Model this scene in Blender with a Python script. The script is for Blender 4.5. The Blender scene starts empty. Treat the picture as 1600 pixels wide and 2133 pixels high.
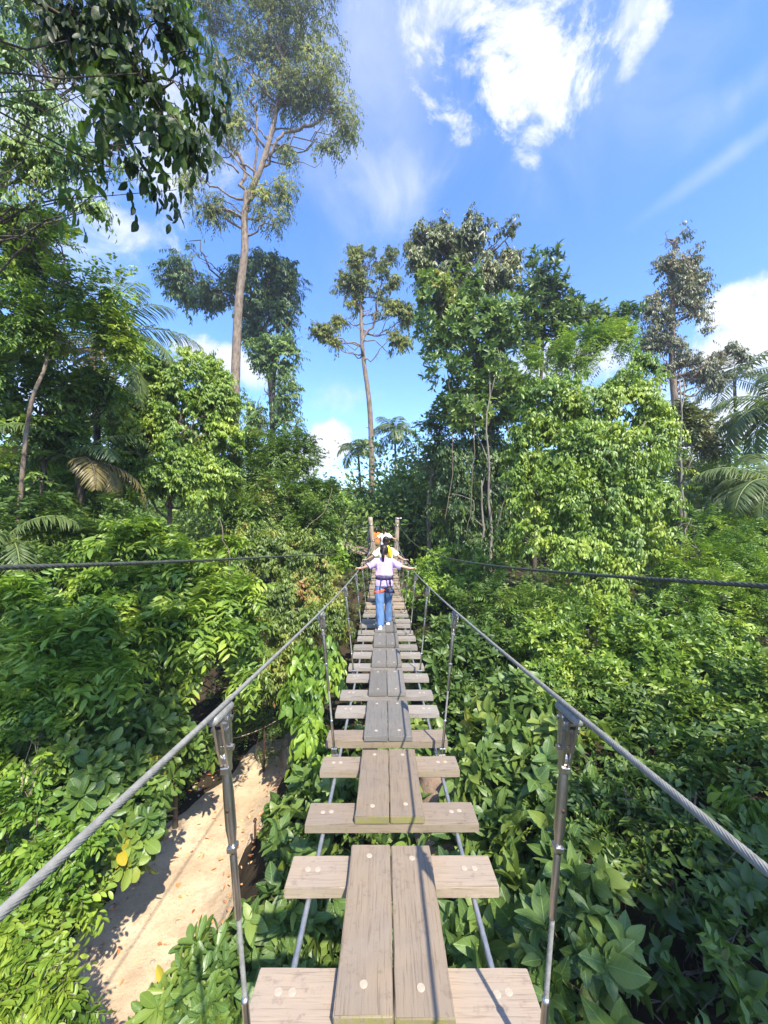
import bpy, bmesh, math, random
import numpy as np
from mathutils import Vector, Matrix
R = math.radians
random.seed(7)
SC = bpy.context.scene
COL = SC.collection
CZ = 5.5                       # eye height above the ravine floor
PITCH = R(2.4)

# ------------------------------------------------------------------ camera
cam_d = bpy.data.cameras.new("camera"); cam = bpy.data.objects.new("camera", cam_d); COL.objects.link(cam)
cam.location = (0, 0, CZ); cam.rotation_euler = (R(90) + PITCH, 0, 0)
cam_d.sensor_fit = 'HORIZONTAL'; cam_d.sensor_width = 36; cam_d.lens = 18
cam_d.clip_start = 0.02; cam_d.clip_end = 3000
SC.camera = cam

# ------------------------------------------------------------------ light
SC.view_settings.view_transform = 'Standard'; SC.view_settings.look = 'None'
SC.view_settings.gamma = 1; SC.view_settings.exposure = 1.74
SUN_DIR = Vector((0.36, -0.74, 1.0)).normalized()      # towards the sun: behind the viewer, to the right
sun_d = bpy.data.lights.new("sun", 'SUN'); sun_d.energy = 2.95; sun_d.angle = R(0.53); sun_d.color = (1.0, 0.94, 0.82)
sun = bpy.data.objects.new("sun", sun_d); COL.objects.link(sun)
sun.location = (5, -8, 20); sun.rotation_euler = SUN_DIR.to_track_quat('Z', 'Y').to_euler()
elev = math.asin(SUN_DIR.z); azim = math.atan2(SUN_DIR.x, SUN_DIR.y)

def pdir(px, py):
    u = (px - 800) / 800; v = (1066.5 - py) / 800
    return Vector((u, math.cos(PITCH) - math.sin(PITCH) * v, math.sin(PITCH) + math.cos(PITCH) * v))
def P(px, py, Y):
    d = pdir(px, py); t = Y / d.y
    return np.array((d.x * t, Y, CZ + d.z * t))

W = bpy.data.worlds.new("World"); SC.world = W; W.use_nodes = True
wn = W.node_tree.nodes; wl = W.node_tree.links; wn.clear()
def wnode(t, **k):
    n = wn.new(t)
    for a, b in k.items(): setattr(n, a, b)
    return n
def wmath(op, a, b=None, c=None, clamp=False):
    n = wnode('ShaderNodeMath', operation=op, use_clamp=clamp)
    for i, v in enumerate((a, b, c)):
        if v is None: continue
        if isinstance(v, (int, float)): n.inputs[i].default_value = v
        else: wl.new(v, n.inputs[i])
    return n.outputs[0]
def wdot(vec, d):
    n = wnode('ShaderNodeVectorMath', operation='DOT_PRODUCT'); wl.new(vec, n.inputs[0]); n.inputs[1].default_value = d
    return n.outputs['Value']
sky = wnode('ShaderNodeTexSky', sky_type='NISHITA', sun_disc=False)
sky.sun_elevation = elev; sky.sun_rotation = azim; sky.air_density = 1.0; sky.dust_density = 0.35; sky.ozone_density = 2.6
hsv = wnode('ShaderNodeHueSaturation'); hsv.inputs['Saturation'].default_value = 1.24; hsv.inputs['Hue'].default_value = .512; hsv.inputs['Value'].default_value = 1.0
wl.new(sky.outputs[0], hsv.inputs['Color'])
tc = wnode('ShaderNodeTexCoord'); DV = tc.outputs['Generated']
def wnoise(scale, detail, rough, dist=0.0, sx=1, sy=1, sz=1):
    mp = wnode('ShaderNodeMapping'); mp.inputs['Scale'].default_value = (sx, sy, sz); wl.new(DV, mp.inputs[0])
    n = wnode('ShaderNodeTexNoise'); n.inputs['Scale'].default_value = scale; n.inputs['Detail'].default_value = detail
    n.inputs['Roughness'].default_value = rough; n.inputs['Distortion'].default_value = dist
    wl.new(mp.outputs[0], n.inputs['Vector']); return n.outputs[0]
nz_big = wnoise(3.2, 6, .62, .6); nz_fine = wnoise(9, 8, .68, .5); nz_streak = wnoise(5, 5, .6, 1.2, 1, 1, .35)
EX = (1, 0, 0)
def cloud(px, py, rx, ry, ang=0, soft=.9, k=1.6, thin=1.0, nz=None, bias=0.0):
    c = pdir(px, py); s = c.length; c = c.normalized()
    t1 = Vector((c.y, -c.x, 0)).normalized(); t2 = t1.cross(c).normalized()
    a = R(ang); e1 = t1 * math.cos(a) + t2 * math.sin(a); e2 = -t1 * math.sin(a) + t2 * math.cos(a)
    ra = rx / 800 / s; rb = ry / 800 / s
    x = wmath('SUBTRACT', wdot(DV, e1 / ra), c.dot(e1) / ra); y = wmath('SUBTRACT', wdot(DV, e2 / rb), c.dot(e2) / rb)
    r2 = wmath('ADD', wmath('MULTIPLY', x, x), wmath('MULTIPLY', y, y))
    e = wmath('SUBTRACT', 1 + bias, wmath('POWER', r2, .6))
    front = wmath('GREATER_THAN', wdot(DV, c), 0.0)
    n = wmath('MULTIPLY_ADD', wmath('SUBTRACT', nz or nz_fine, .5), k * 2, e)
    m = wnode('ShaderNodeMapRange', interpolation_type='SMOOTHSTEP'); wl.new(n, m.inputs[0]); m.inputs[1].default_value = 0; m.inputs[2].default_value = soft
    return wmath('MULTIPLY', wmath('MULTIPLY', m.outputs[0], front), thin)
cl = [
    cloud(1090, 50, 215, 130, 20, 1.2, 2.6, .95), cloud(1130, 150, 105, 135, -12, 1.1, 2.4, .95), cloud(950, 0, 170, 80, 0, 1.4, 2.6, .8),
    cloud(1345, 75, 75, 30, 45, 1.0, 1.6, .75), cloud(1330, 10, 70, 60, 0, 1.0, 1.6, .6),
    cloud(1500, 340, 190, 26, 14, 1.6, .8, .30, nz_streak), cloud(1540, 200, 160, 50, 14, 1.8, 1.0, .25, nz_streak),
    cloud(740, 170, 240, 420, 8, 2.2, .9, .70, nz_streak), cloud(1230, 140, 360, 280, 0, 2.6, 1.4, .34, nz_streak), cloud(830, 400, 120, 90, 0, 2.0, 1.6, .4),
    cloud(1600, 700, 190, 95, 10, .55, 1.0, 1.0), cloud(1520, 640, 70, 50, 30, .6, 1.0, .9), cloud(1470, 880, 200, 130, 0, .8, 1.2, .95),
    cloud(670, 925, 75, 52, 20, .5, .9, 1.0), cloud(620, 960, 90, 60, 0, .6, .9, .95), cloud(720, 830, 90, 45, 0, 1.3, 1.4, .6),
    cloud(440, 745, 110, 42, 0, .6, 1.0, .9), cloud(540, 780, 90, 40, 0, .8, 1.0, .8), cloud(260, 470, 110, 50, 0, 1.2, 1.2, .7),
    cloud(330, 260, 230, 200, 0, 1.6, 1.4, .95), cloud(70, 330, 260, 330, 0, 1.8, 1.2, .9), cloud(150, 860, 300, 120, 0, 1.0, 1.0, .9),
    cloud(1180, 760, 170, 60, 0, .8, 1.1, .85),
]
acc = cl[0]
for c_ in cl[1:]:
    acc = wmath('SUBTRACT', 1.0, wmath('MULTIPLY', wmath('SUBTRACT', 1.0, acc), wmath('SUBTRACT', 1.0, c_)))
# clouds over the rest of the sky (behind and beside the viewer)
gen = wnode('ShaderNodeMapRange', interpolation_type='SMOOTHSTEP'); wl.new(nz_big, gen.inputs[0]); gen.inputs[1].default_value = .52; gen.inputs[2].default_value = .7
back = wnode('ShaderNodeMapRange'); wl.new(wdot(DV, (0, -1, 0)), back.inputs[0]); back.inputs[1].default_value = 0; back.inputs[2].default_value = .35
acc = wmath('MAXIMUM', acc, wmath('MULTIPLY', gen.outputs[0], back.outputs[0]))
ccol = wnode('ShaderNodeMix', data_type='RGBA'); wl.new(nz_fine, ccol.inputs[0])
ccol.inputs[6].default_value = (1.95, 2.1, 2.5, 1); ccol.inputs[7].default_value = (3.1, 3.1, 3.15, 1)
mix = wnode('ShaderNodeMix', data_type='RGBA'); wl.new(acc, mix.inputs[0]); wl.new(hsv.outputs[0], mix.inputs[6]); wl.new(ccol.outputs[2], mix.inputs[7])
bg = wnode('ShaderNodeBackground'); bg.inputs[1].default_value = 0.135; wl.new(mix.outputs[2], bg.inputs[0])
wo = wnode('ShaderNodeOutputWorld'); wl.new(bg.outputs[0], wo.inputs[0])
SC.cycles.max_bounces = 7; SC.cycles.transparent_max_bounces = 8; SC.cycles.transmission_bounces = 3; SC.cycles.diffuse_bounces = 4; SC.cycles.glossy_bounces = 3
SC.cycles.use_denoising = True

# ------------------------------------------------------------------ helpers
def tag(o, label=None, cat=None, group=None, kind=None):
    if label: o['label'] = label
    if cat: o['category'] = cat
    if group: o['group'] = group
    if kind: o['kind'] = kind
    return o
def empty(name, loc=(0, 0, 0)):
    o = bpy.data.objects.new(name, None); o.location = loc; COL.objects.link(o); return o
def nrmz(a): return a / np.maximum(np.linalg.norm(a, axis=-1, keepdims=True), 1e-9)

def np_mesh(name, V, loops, counts, smooth=True, uv=None, rnd=None, mat=None):
    me = bpy.data.meshes.new(name)
    V = np.ascontiguousarray(V, dtype=np.float32); loops = np.ascontiguousarray(loops, dtype=np.int32); counts = np.asarray(counts, dtype=np.int32)
    me.vertices.add(len(V)); me.vertices.foreach_set('co', V.ravel())
    me.loops.add(len(loops)); me.loops.foreach_set('vertex_index', loops)
    me.polygons.add(len(counts)); st = np.zeros(len(counts), dtype=np.int32); st[1:] = np.cumsum(counts)[:-1]
    me.polygons.foreach_set('loop_start', st)
    me.polygons.foreach_set('use_smooth', np.full(len(counts), bool(smooth)))
    if uv is not None:
        l = me.uv_layers.new(name='UVMap'); l.data.foreach_set('uv', np.ascontiguousarray(uv[loops], dtype=np.float32).ravel())
    if rnd is not None:
        a = me.attributes.new('rnd', 'FLOAT', 'POINT'); a.data.foreach_set('value', np.ascontiguousarray(rnd, dtype=np.float32))
    me.update(calc_edges=True)
    if mat: me.materials.append(mat)
    return me
def link(name, me, parent=None, loc=None):
    o = bpy.data.objects.new(name, me); COL.objects.link(o)
    if parent is not None:
        o.parent = parent
        if loc is None: o.location = -Vector(world_loc(parent))
    if loc is not None: o.location = loc
    return o
def world_loc(o):
    l = Vector(o.location)
    while o.parent is not None:
        o = o.parent; l = l + Vector(o.location)
    return l

class MB:
    """collects verts and polygons of ONE part"""
    def __init__(s): s.V = []; s.L = []; s.C = []; s.n = 0
    def add(s, V, F):
        V = np.asarray(V, float); s.V.append(V)
        for f in F: s.L.extend([i + s.n for i in f]); s.C.append(len(f))
        s.n += len(V)
    def addnp(s, V, loops, counts):
        s.V.append(V); s.L.extend((loops + s.n).tolist()); s.C.extend(np.asarray(counts).tolist()); s.n += len(V)
    def box(s, c, size, rot=None, bev=0.0):
        x, y, z = [q / 2 for q in size]
        if bev <= 0:
            V = np.array([(i * x, j * y, k * z) for i in (-1, 1) for j in (-1, 1) for k in (-1, 1)], float)
            F = [(0, 1, 3, 2), (4, 6, 7, 5), (0, 4, 5, 1), (2, 3, 7, 6), (0, 2, 6, 4), (1, 5, 7, 3)]
        else:
            b = min(bev, x * .9, y * .9, z * .9); bm = bmesh.new(); bmesh.ops.create_cube(bm, size=1)
            bmesh.ops.scale(bm, vec=(2 * x, 2 * y, 2 * z), verts=bm.verts)
            bmesh.ops.bevel(bm, geom=bm.edges[:], offset=b, segments=2, affect='EDGES', profile=.6)
            V = np.array([v.co[:] for v in bm.verts]); F = [tuple(v.index for v in f.verts) for f in bm.faces]; bm.free()
        if rot is not None: V = V @ np.array(rot).T
        s.add(V + np.asarray(c, float), F)
    def tube(s, pts, rad, seg=8, lobes=0, lobe_amp=.12, twist=0.0, cap=True):
        pts = np.asarray(pts, float); n = len(pts); rad = np.broadcast_to(np.asarray(rad, float), (n,))
        T = np.gradient(pts, axis=0); T = nrmz(T)
        up = np.array((0, 0, 1.)) if abs(T[0, 2]) < .9 else np.array((1., 0, 0))
        N = np.zeros_like(T); a = up - T[0] * up.dot(T[0]); N[0] = a / np.linalg.norm(a)
        for i in range(1, n):
            a = N[i - 1] - T[i] * N[i - 1].dot(T[i]); N[i] = a / max(np.linalg.norm(a), 1e-9)
        B = np.cross(T, N); th = np.arange(seg) * 2 * np.pi / seg
        d = np.concatenate([[0], np.cumsum(np.linalg.norm(np.diff(pts, axis=0), axis=1))])
        rr = rad[:, None] * np.ones(seg)[None]
        if lobes: rr = rr * (1 + lobe_amp * (np.abs(np.cos(lobes / 2 * (th[None] - twist * d[:, None]))) * 2 - 1))
        V = pts[:, None] + rr[..., None] * (np.cos(th)[None, :, None] * N[:, None] + np.sin(th)[None, :, None] * B[:, None])
        i = np.arange(n - 1)[:, None] * seg; j = np.arange(seg)[None]; j2 = (j + 1) % seg
        q = np.stack([i + j, i + j2, i + seg + j2, i + seg + j], -1).reshape(-1)
        s.addnp(V.reshape(-1, 3), q, np.full((n - 1) * seg, 4))
        if cap:
            b0 = s.n - n * seg
            s.L.extend(range(b0 + seg - 1, b0 - 1, -1)); s.C.append(seg)
            s.L.extend(range(b0 + (n - 1) * seg, b0 + n * seg)); s.C.append(seg)
    def ball(s, c, r, nu=16, nv=10, rot=None):
        r = np.broadcast_to(np.asarray(r, float), (3,)); V = [(0, 0, -1)]; F = []
        for i in range(1, nv):
            a = -math.pi / 2 + math.pi * i / nv
            for j in range(nu): b = 2 * math.pi * j / nu; V.append((math.cos(a) * math.cos(b), math.cos(a) * math.sin(b), math.sin(a)))
        V.append((0, 0, 1)); V = np.array(V) * r
        for j in range(nu): F.append((0, 1 + (j + 1) % nu, 1 + j))
        for i in range(nv - 2):
            for j in range(nu): a = 1 + i * nu; F.append((a + j, a + (j + 1) % nu, a + nu + (j + 1) % nu, a + nu + j))
        a = 1 + (nv - 2) * nu; t = len(V) - 1
        for j in range(nu): F.append((a + j, a + (j + 1) % nu, t))
        if rot is not None: V = V @ np.array(rot).T
        s.add(V + np.asarray(c, float), F)
    def build(s, name, mat, parent=None, loc=None, smooth=True, shift=None):
        V = np.concatenate(s.V)
        if shift is not None: V = V - np.asarray(shift, float)
        me = np_mesh(name, V, np.array(s.L), np.array(s.C), smooth, mat=mat)
        return link(name, me, parent, loc)

def vnoise(p, seed=0):
    """smooth 3-D value noise, 0..1"""
    i = np.floor(p).astype(np.int64); f = p - i; f = f * f * (3 - 2 * f); out = 0
    for dx in (0, 1):
        for dy in (0, 1):
            for dz in (0, 1):
                h = ((i[..., 0] + dx) * 374761393 + (i[..., 1] + dy) * 668265263 + (i[..., 2] + dz) * 2147483647 + seed * 1274126177) & 0xffffffff
                h = ((h ^ (h >> 13)) * 1274126177) & 0xffffffff; h = (h ^ (h >> 16)) & 0xffff
                w = (f[..., 0] if dx else 1 - f[..., 0]) * (f[..., 1] if dy else 1 - f[..., 1]) * (f[..., 2] if dz else 1 - f[..., 2])
                out = out + w * h / 65535.
    return out

# ------------------------------------------------------------------ materials
def mat_new(name):
    m = bpy.data.materials.new(name); m.use_nodes = True; nt = m.node_tree; nt.nodes.clear()
    return m, nt
class NT:
    def __init__(s, nt): s.nt = nt
    def n(s, t, **k):
        n = s.nt.nodes.new(t)
        for a, b in k.items():
            if a.startswith('i_'):
                key = a[2:].replace('_', ' '); n.inputs[int(key) if key.isdigit() else key].default_value = b
            else: setattr(n, a, b)
        return n
    def l(s, a, b): s.nt.links.new(a, b)
    def ramp(s, fac, stops):
        r = s.n('ShaderNodeValToRGB'); e = r.color_ramp.elements
        while len(e) > 1: e.remove(e[-1])
        e[0].position = stops[0][0]; e[0].color = (*stops[0][1], 1)
        for p, c in stops[1:]:
            q = e.new(p); q.color = (*c, 1)
        s.l(fac, r.inputs[0]); return r.outputs[0]
    def mix(s, fac, a, b, mode='MIX'):
        m = s.n('ShaderNodeMix', data_type='RGBA', blend_type=mode)
        for i, v in ((0, fac), (6, a), (7, b)):
            if isinstance(v, (int, float)): m.inputs[i].default_value = v
            elif isinstance(v, tuple): m.inputs[i].default_value = (*v, 1)
            else: s.l(v, m.inputs[i])
        return m.outputs[2]
    def noise(s, vec, scale, detail=4, rough=.55, dist=0):
        n = s.n('ShaderNodeTexNoise'); n.inputs['Scale'].default_value = scale; n.inputs['Detail'].default_value = detail
        n.inputs['Roughness'].default_value = rough; n.inputs['Distortion'].default_value = dist
        if vec is not None: s.l(vec, n.inputs['Vector'])
        return n.outputs[0]
    def mapping(s, vec, scale=(1, 1, 1), loc=None):
        m = s.n('ShaderNodeMapping'); m.inputs['Scale'].default_value = scale; s.l(vec, m.inputs[0])
        if loc is not None: s.l(loc, m.inputs[1])
        return m.outputs[0]

def leaf_mat(name, dark, mid, light, accent=None, acc_frac=.03, rough=.42, trans=.28, veins=False, spec=.45):
    m, nt = mat_new(name); g = NT(nt)
    at = g.n('ShaderNodeAttribute', attribute_name='rnd')
    tw = lambda c: (c[0] * 2.5, c[1] * 1.82, c[2] * 1.55)
    dark, mid, light = tw(dark), tw(mid), tw(light)
    stops = [(0, dark), (.45, mid), (.9, light)]
    if accent: stops = [(0, dark), (.45, mid), (.96 - acc_frac, light), (1 - acc_frac, accent)]
    col = g.ramp(at.outputs['Fac'], stops)
    geo = g.n('ShaderNodeNewGeometry')
    if veins:
        uv = g.n('ShaderNodeUVMap'); sp = g.n('ShaderNodeSeparateXYZ'); g.l(uv.outputs[0], sp.inputs[0])
        def M(op, a, b=None, cl=False):
            n = g.n('ShaderNodeMath', operation=op, use_clamp=cl)
            for i, v in enumerate((a, b)):
                if v is None: continue
                if isinstance(v, (int, float)): n.inputs[i].default_value = v
                else: g.l(v, n.inputs[i])
            return n.outputs[0]
        au = M('ABSOLUTE', M('SUBTRACT', sp.outputs[0], .5))
        mid_ = M('SUBTRACT', 1.0, M('MULTIPLY', au, 34), True)
        side = M('SINE', M('MULTIPLY', M('SUBTRACT', sp.outputs[1], M('MULTIPLY', au, .55)), 44.0))
        side = M('MULTIPLY', M('SUBTRACT', side, .80, True), 3.0, True)
        v = M('MAXIMUM', mid_, M('MULTIPLY', side, .45))
        lightc = tuple(min(1, c * 1.9 + .02) for c in mid)
        col = g.mix(v, col, lightc)
        bp = g.n('ShaderNodeBump', i_Strength=.35, i_Distance=.004); g.l(v, bp.inputs['Height'])
    p = g.n('ShaderNodeBsdfPrincipled'); g.l(col, p.inputs['Base Color'])
    p.inputs['Roughness'].default_value = rough; p.inputs['Specular IOR Level'].default_value = spec
    if veins: g.l(bp.outputs[0], p.inputs['Normal'])
    t = g.n('ShaderNodeBsdfTranslucent'); tcol = g.mix(1.0, col, (1.5, 1.55, .7), 'MULTIPLY'); g.l(tcol, t.inputs[0])
    mx = g.n('ShaderNodeMixShader'); mx.inputs[0].default_value = trans
    g.l(p.outputs[0], mx.inputs[1]); g.l(t.outputs[0], mx.inputs[2])
    o = g.n('ShaderNodeOutputMaterial'); g.l(mx.outputs[0], o.inputs[0])
    return m

def simple_mat(name, c1, c2=None, scale=8, rough=.7, metal=0.0, bump=.2, stretch=(1, 1, 1), spec=.4, detail=5, bdist=.01):
    m, nt = mat_new(name); g = NT(nt); tc = g.n('ShaderNodeTexCoord'); v = g.mapping(tc.outputs['Object'], stretch)
    n = g.noise(v, scale, detail, .6)
    p = g.n('ShaderNodeBsdfPrincipled')
    col = g.ramp(n, [(.3, c1), (.7, c2 or tuple(x * 1.25 for x in c1))]); g.l(col, p.inputs['Base Color'])
    p.inputs['Roughness'].default_value = rough; p.inputs['Metallic'].default_value = metal; p.inputs['Specular IOR Level'].default_value = spec
    if bump:
        b = g.n('ShaderNodeBump', i_Strength=bump, i_Distance=bdist); g.l(g.noise(v, scale * 3, 6, .65), b.inputs['Height']); g.l(b.outputs[0], p.inputs['Normal'])
    o = g.n('ShaderNodeOutputMaterial'); g.l(p.outputs[0], o.inputs[0])
    return m

def wood_mat(name, axis, warm, moss=0.0):
    """weathered hardwood: grain runs along `axis` (0 = x, 1 = y)"""
    m, nt = mat_new(name); g = NT(nt); tc = g.n('ShaderNodeTexCoord'); oi = g.n('ShaderNodeObjectInfo')
    off = g.n('ShaderNodeCombineXYZ'); mm = g.n('ShaderNodeMath', operation='MULTIPLY'); g.l(oi.outputs['Random'], mm.inputs[0]); mm.inputs[1].default_value = 37.
    for i in range(3): g.l(mm.outputs[0], off.inputs[i])
    st = (1.2, 26, 26) if axis == 0 else (26, 1.2, 26)
    v = g.mapping(tc.outputs['Object'], st, off.outputs[0]); v2 = g.mapping(tc.outputs['Object'], (1, 1, 1), off.outputs[0])
    st3 = (3, 90, 90) if axis == 0 else (90, 3, 90)
    v3 = g.mapping(tc.outputs['Object'], st3, off.outputs[0])
    grain = g.noise(v, 2.2, 6, .7, .8); blot = g.noise(v2, 5, 5, .6); fine = g.noise(v3, 1.6, 4, .6)
    base = g.ramp(grain, [(.22, tuple(c * .80 for c in warm)), (.48, warm), (.78, tuple(min(1, c * 1.16) for c in warm))])
    grey = tuple(.35 * (sum(warm) / 3) + .60 * c for c in warm)
    base = g.mix(g.ramp(blot, [(.35, (0, 0, 0)), (.65, (.55, .55, .55))]), base, grey)
    sep = g.ramp(fine, [(.34, (.62, .60, .58)), (.45, (1, 1, 1))])
    base = g.mix(.75, base, sep, 'MULTIPLY')
    dirt = g.noise(v2, 22, 6, .7)
    base = g.mix(g.ramp(dirt, [(.56, (0, 0, 0)), (.70, (.55, .55, .55))]), base, (.14, .10, .075))
    # tone differs board to board
    tn = g.n('ShaderNodeHueSaturation'); g.l(base, tn.inputs['Color'])
    mr = g.n('ShaderNodeMapRange'); g.l(oi.outputs['Random'], mr.inputs[0]); mr.inputs[3].default_value = .78; mr.inputs[4].default_value = 1.12
    g.l(mr.outputs[0], tn.inputs['Value']); tn.inputs['Saturation'].default_value = .95; base = tn.outputs[0]
    if moss:
        geo = g.n('ShaderNodeNewGeometry'); sp = g.n('ShaderNodeSeparateXYZ'); g.l(geo.outputs['Normal'], sp.inputs[0])
        mo = g.n('ShaderNodeMapRange'); g.l(sp.outputs[1], mo.inputs[0]); mo.inputs[1].default_value = -.3; mo.inputs[2].default_value = -.9
        mul = g.n('ShaderNodeMath', operation='MULTIPLY'); g.l(mo.outputs[0], mul.inputs[0]); g.l(g.ramp(g.noise(v2, 30, 4), [(.3, (0, 0, 0)), (.55, (moss, moss, moss))]), mul.inputs[1])
        base = g.mix(mul.outputs[0], base, (.20, .20, .035))
    p = g.n('ShaderNodeBsdfPrincipled'); g.l(base, p.inputs['Base Color']); p.inputs['Roughness'].default_value = .72; p.inputs['Specular IOR Level'].default_value = .3
    ad = g.n('ShaderNodeMath', operation='ADD'); g.l(grain, ad.inputs[0]); g.l(fine, ad.inputs[1])
    b = g.n('ShaderNodeBump', i_Strength=.22, i_Distance=.003); g.l(ad.outputs[0], b.inputs['Height']); g.l(b.outputs[0], p.inputs['Normal'])
    o = g.n('ShaderNodeOutputMaterial'); g.l(p.outputs[0], o.inputs[0])
    return m

M = {}
M['cross'] = wood_mat('weathered_cross_plank', 0, (.325, .243, .165), .12)
M['board'] = wood_mat('weathered_board', 1, (.29, .215, .140), .7)
M['board_grey'] = wood_mat('grey_board', 1, (.175, .158, .132), 0)
M['board_far'] = wood_mat('pale_board', 1, (.27, .215, .155), 0)  # far boards: paler than the grey middle ones
M['cross_grey'] = wood_mat('grey_cross_plank', 0, (.27, .232, .185), .0)
M['plug'] = simple_mat('plug_wood', (.36, .29, .21), (.45, .37, .28), 60, .7, 0, .1)
M['post'] = simple_mat('post_wood', (.22, .17, .12), (.42, .35, .26), 3, .8, 0, .6, (10, 10, .8))
M['steel'] = simple_mat('stainless_steel', (.46, .44, .41), (.56, .54, .51), 14, .34, 1.0, .12)
M['galv'] = simple_mat('galvanised_rope', (.19, .185, .165), (.32, .31, .275), 60, .5, .12, .1)
M['galv_dark'] = simple_mat('dark_rope', (.045, .052, .042), (.11, .12, .095), 30, .55, .2, .1)
M['deckrope'] = simple_mat('deck_rope', (.30, .32, .36), (.42, .44, .48), 30, .4, .6, .1)
M['bark_pale'] = simple_mat('pale_bark', (.10, .070, .048), (.32, .25, .185), 2.6, .9, 0, .7, (3, 3, 1), .2, 8, .05)
M['bark_dark'] = simple_mat('dark_bark', (.05, .04, .03), (.15, .12, .09), 4, .9, 0, .7, (3, 3, 1), .2, 8, .03)
M['bark_white'] = simple_mat('white_bark', (.13, .11, .085), (.30, .27, .22), 5, .9, 0, .4, (3, 3, 1), .2, 6, .02)
M['twig'] = simple_mat('twig', (.10, .075, .05), (.22, .17, .12), 10, .9, 0, .2)
M['dead'] = leaf_mat('dead_leaf', (.16, .08, .03), (.30, .17, .07), (.42, .30, .16), None, .0, .6, .2)

G = lambda *a, **k: leaf_mat(*a, **k)
M['l_lime'] = G('leaf_lime', (.030, .078, .014), (.070, .150, .022), (.150, .25, .04), (.28, .34, .07), .04)
M['l_fresh'] = G('leaf_fresh', (.030, .085, .014), (.065, .150, .022), (.13, .24, .035), (.30, .34, .06), .02)
M['l_mid'] = G('leaf_mid', (.022, .060, .014), (.048, .110, .022), (.10, .18, .04), (.28, .22, .06), .015)
M['l_yellow'] = G('leaf_olive', (.022, .058, .014), (.046, .105, .024), (.085, .165, .042), (.28, .22, .07), .015)
M['l_dark'] = G('leaf_dark', (.012, .036, .010), (.026, .066, .015), (.055, .11, .028), None, 0)
M['l_olive'] = G('leaf_grey_olive', (.026, .048, .020), (.055, .088, .036), (.10, .14, .058), (.22, .16, .07), .04, trans=.22)
M['l_brown'] = G('leaf_russet', (.024, .042, .020), (.046, .070, .034), (.080, .105, .050), (.19, .12, .055), .12, trans=.22)
M['l_tall'] = G('leaf_tall', (.028, .050, .012), (.056, .092, .022), (.115, .165, .038), None, 0, trans=.3, spec=.2)
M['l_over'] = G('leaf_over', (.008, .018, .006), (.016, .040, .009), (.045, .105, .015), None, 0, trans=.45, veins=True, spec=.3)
M['l_broad'] = G('leaf_broad', (.022, .055, .018), (.044, .098, .026), (.105, .175, .038), (.33, .30, .05), .035, rough=.42, trans=.25, veins=True)
M['l_ros'] = G('leaf_rosette', (.020, .054, .016), (.042, .098, .023), (.100, .175, .036), (.45, .34, .03), .004, rough=.38, trans=.25, veins=True)
M['l_creep'] = G('leaf_creeper', (.026, .062, .014), (.058, .115, .024), (.12, .18, .04), (.34, .17, .07), .07)
M['l_palm'] = G('leaf_palm', (.020, .045, .016), (.040, .080, .028), (.075, .125, .045), (.24, .19, .07), .05, rough=.38)
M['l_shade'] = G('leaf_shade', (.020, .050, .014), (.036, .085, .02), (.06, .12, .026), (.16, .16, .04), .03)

# ------------------------------------------------------------------ leaves
def tm(verts, faces):
    v = np.array(verts, float); l = []; c = []
    for f in faces: l.extend(f); c.append(len(f))
    return v, np.array(l), np.array(c)
T_LO = tm([(0, 0, 0), (.5, .45, .05), (0, 1, -.10), (-.5, .45, .05)], [(0, 1, 2), (0, 2, 3)])
T_MID = tm([(0, 0, 0), (.44, .28, .04), (.40, .66, .02), (0, 1, -.16), (-.40, .66, .02), (-.44, .28, .04), (0, .3, 0), (0, .66, -.04)],
           [(0, 1, 6), (6, 1, 2, 7), (7, 2, 3), (0, 6, 5), (6, 7, 4, 5), (7, 3, 4)])
def hi(profile, curl=-.22, cup=.10):
    vs = []; fs = []; vv = [0, .08, .22, .38, .55, .72, .87, .96]
    for v in vv:
        w = profile(v)
        for u in (-.5, -.27, 0, .27, .5):
            vs.append((u * w, v, curl * v * v + cup * (abs(u) * 2 * w) ** 1.3 * .5 + .015 * math.sin(v * 14 + u * 3)))
    for i in range(len(vv) - 1):
        for j in range(4): a = i * 5 + j; fs.append((a, a + 1, a + 6, a + 5))
    vs.append((0, 1.0, curl)); t = len(vs) - 1; a = (len(vv) - 1) * 5
    for j in range(4): fs.append((a + j, a + j + 1, t))
    return tm(vs, fs)
T_OV = hi(lambda v: max(.03, 1.0 * math.sin(math.pi * min(1, v ** .78)) ** .85) if v > 0 else .03)
T_OB = hi(lambda v: max(.04, (v ** .9) * 1.75 * (1 - v ** 3.2) ** .75) if v > 0 else .04, -.15, .12)
T_EL = hi(lambda v: max(.03, math.sin(math.pi * v) ** .8), -.2, .10)

def leaves(name, pos, ax, nm, L, Wd, tmpl, mat, rng, parent=None, rnd=None, uv=False):
    v, l, c = tmpl; n = len(pos); k = len(v)
    ax = nrmz(ax); side = nrmz(np.cross(ax, nm)); nm = np.cross(side, ax)
    V = pos[:, None] + side[:, None] * (v[None, :, 0:1] * Wd[:, None, None]) + ax[:, None] * (v[None, :, 1:2] * L[:, None, None]) + nm[:, None] * (v[None, :, 2:3] * L[:, None, None])
    LL = (l[None] + (np.arange(n) * k)[:, None]).ravel(); CC = np.tile(c, n)
    if rnd is None: rnd = rng.random(n)
    rr = np.repeat(rnd, k)
    UV = None
    if uv:
        w = np.maximum(np.abs(v[:, 0]).max(), 1e-6); UV = np.tile(np.stack([v[:, 0] + .5, v[:, 1]], -1), (n, 1))
    me = np_mesh(name, V.reshape(-1, 3), LL, CC, True, UV, rr, mat)
    return link(name, me, parent)

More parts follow.
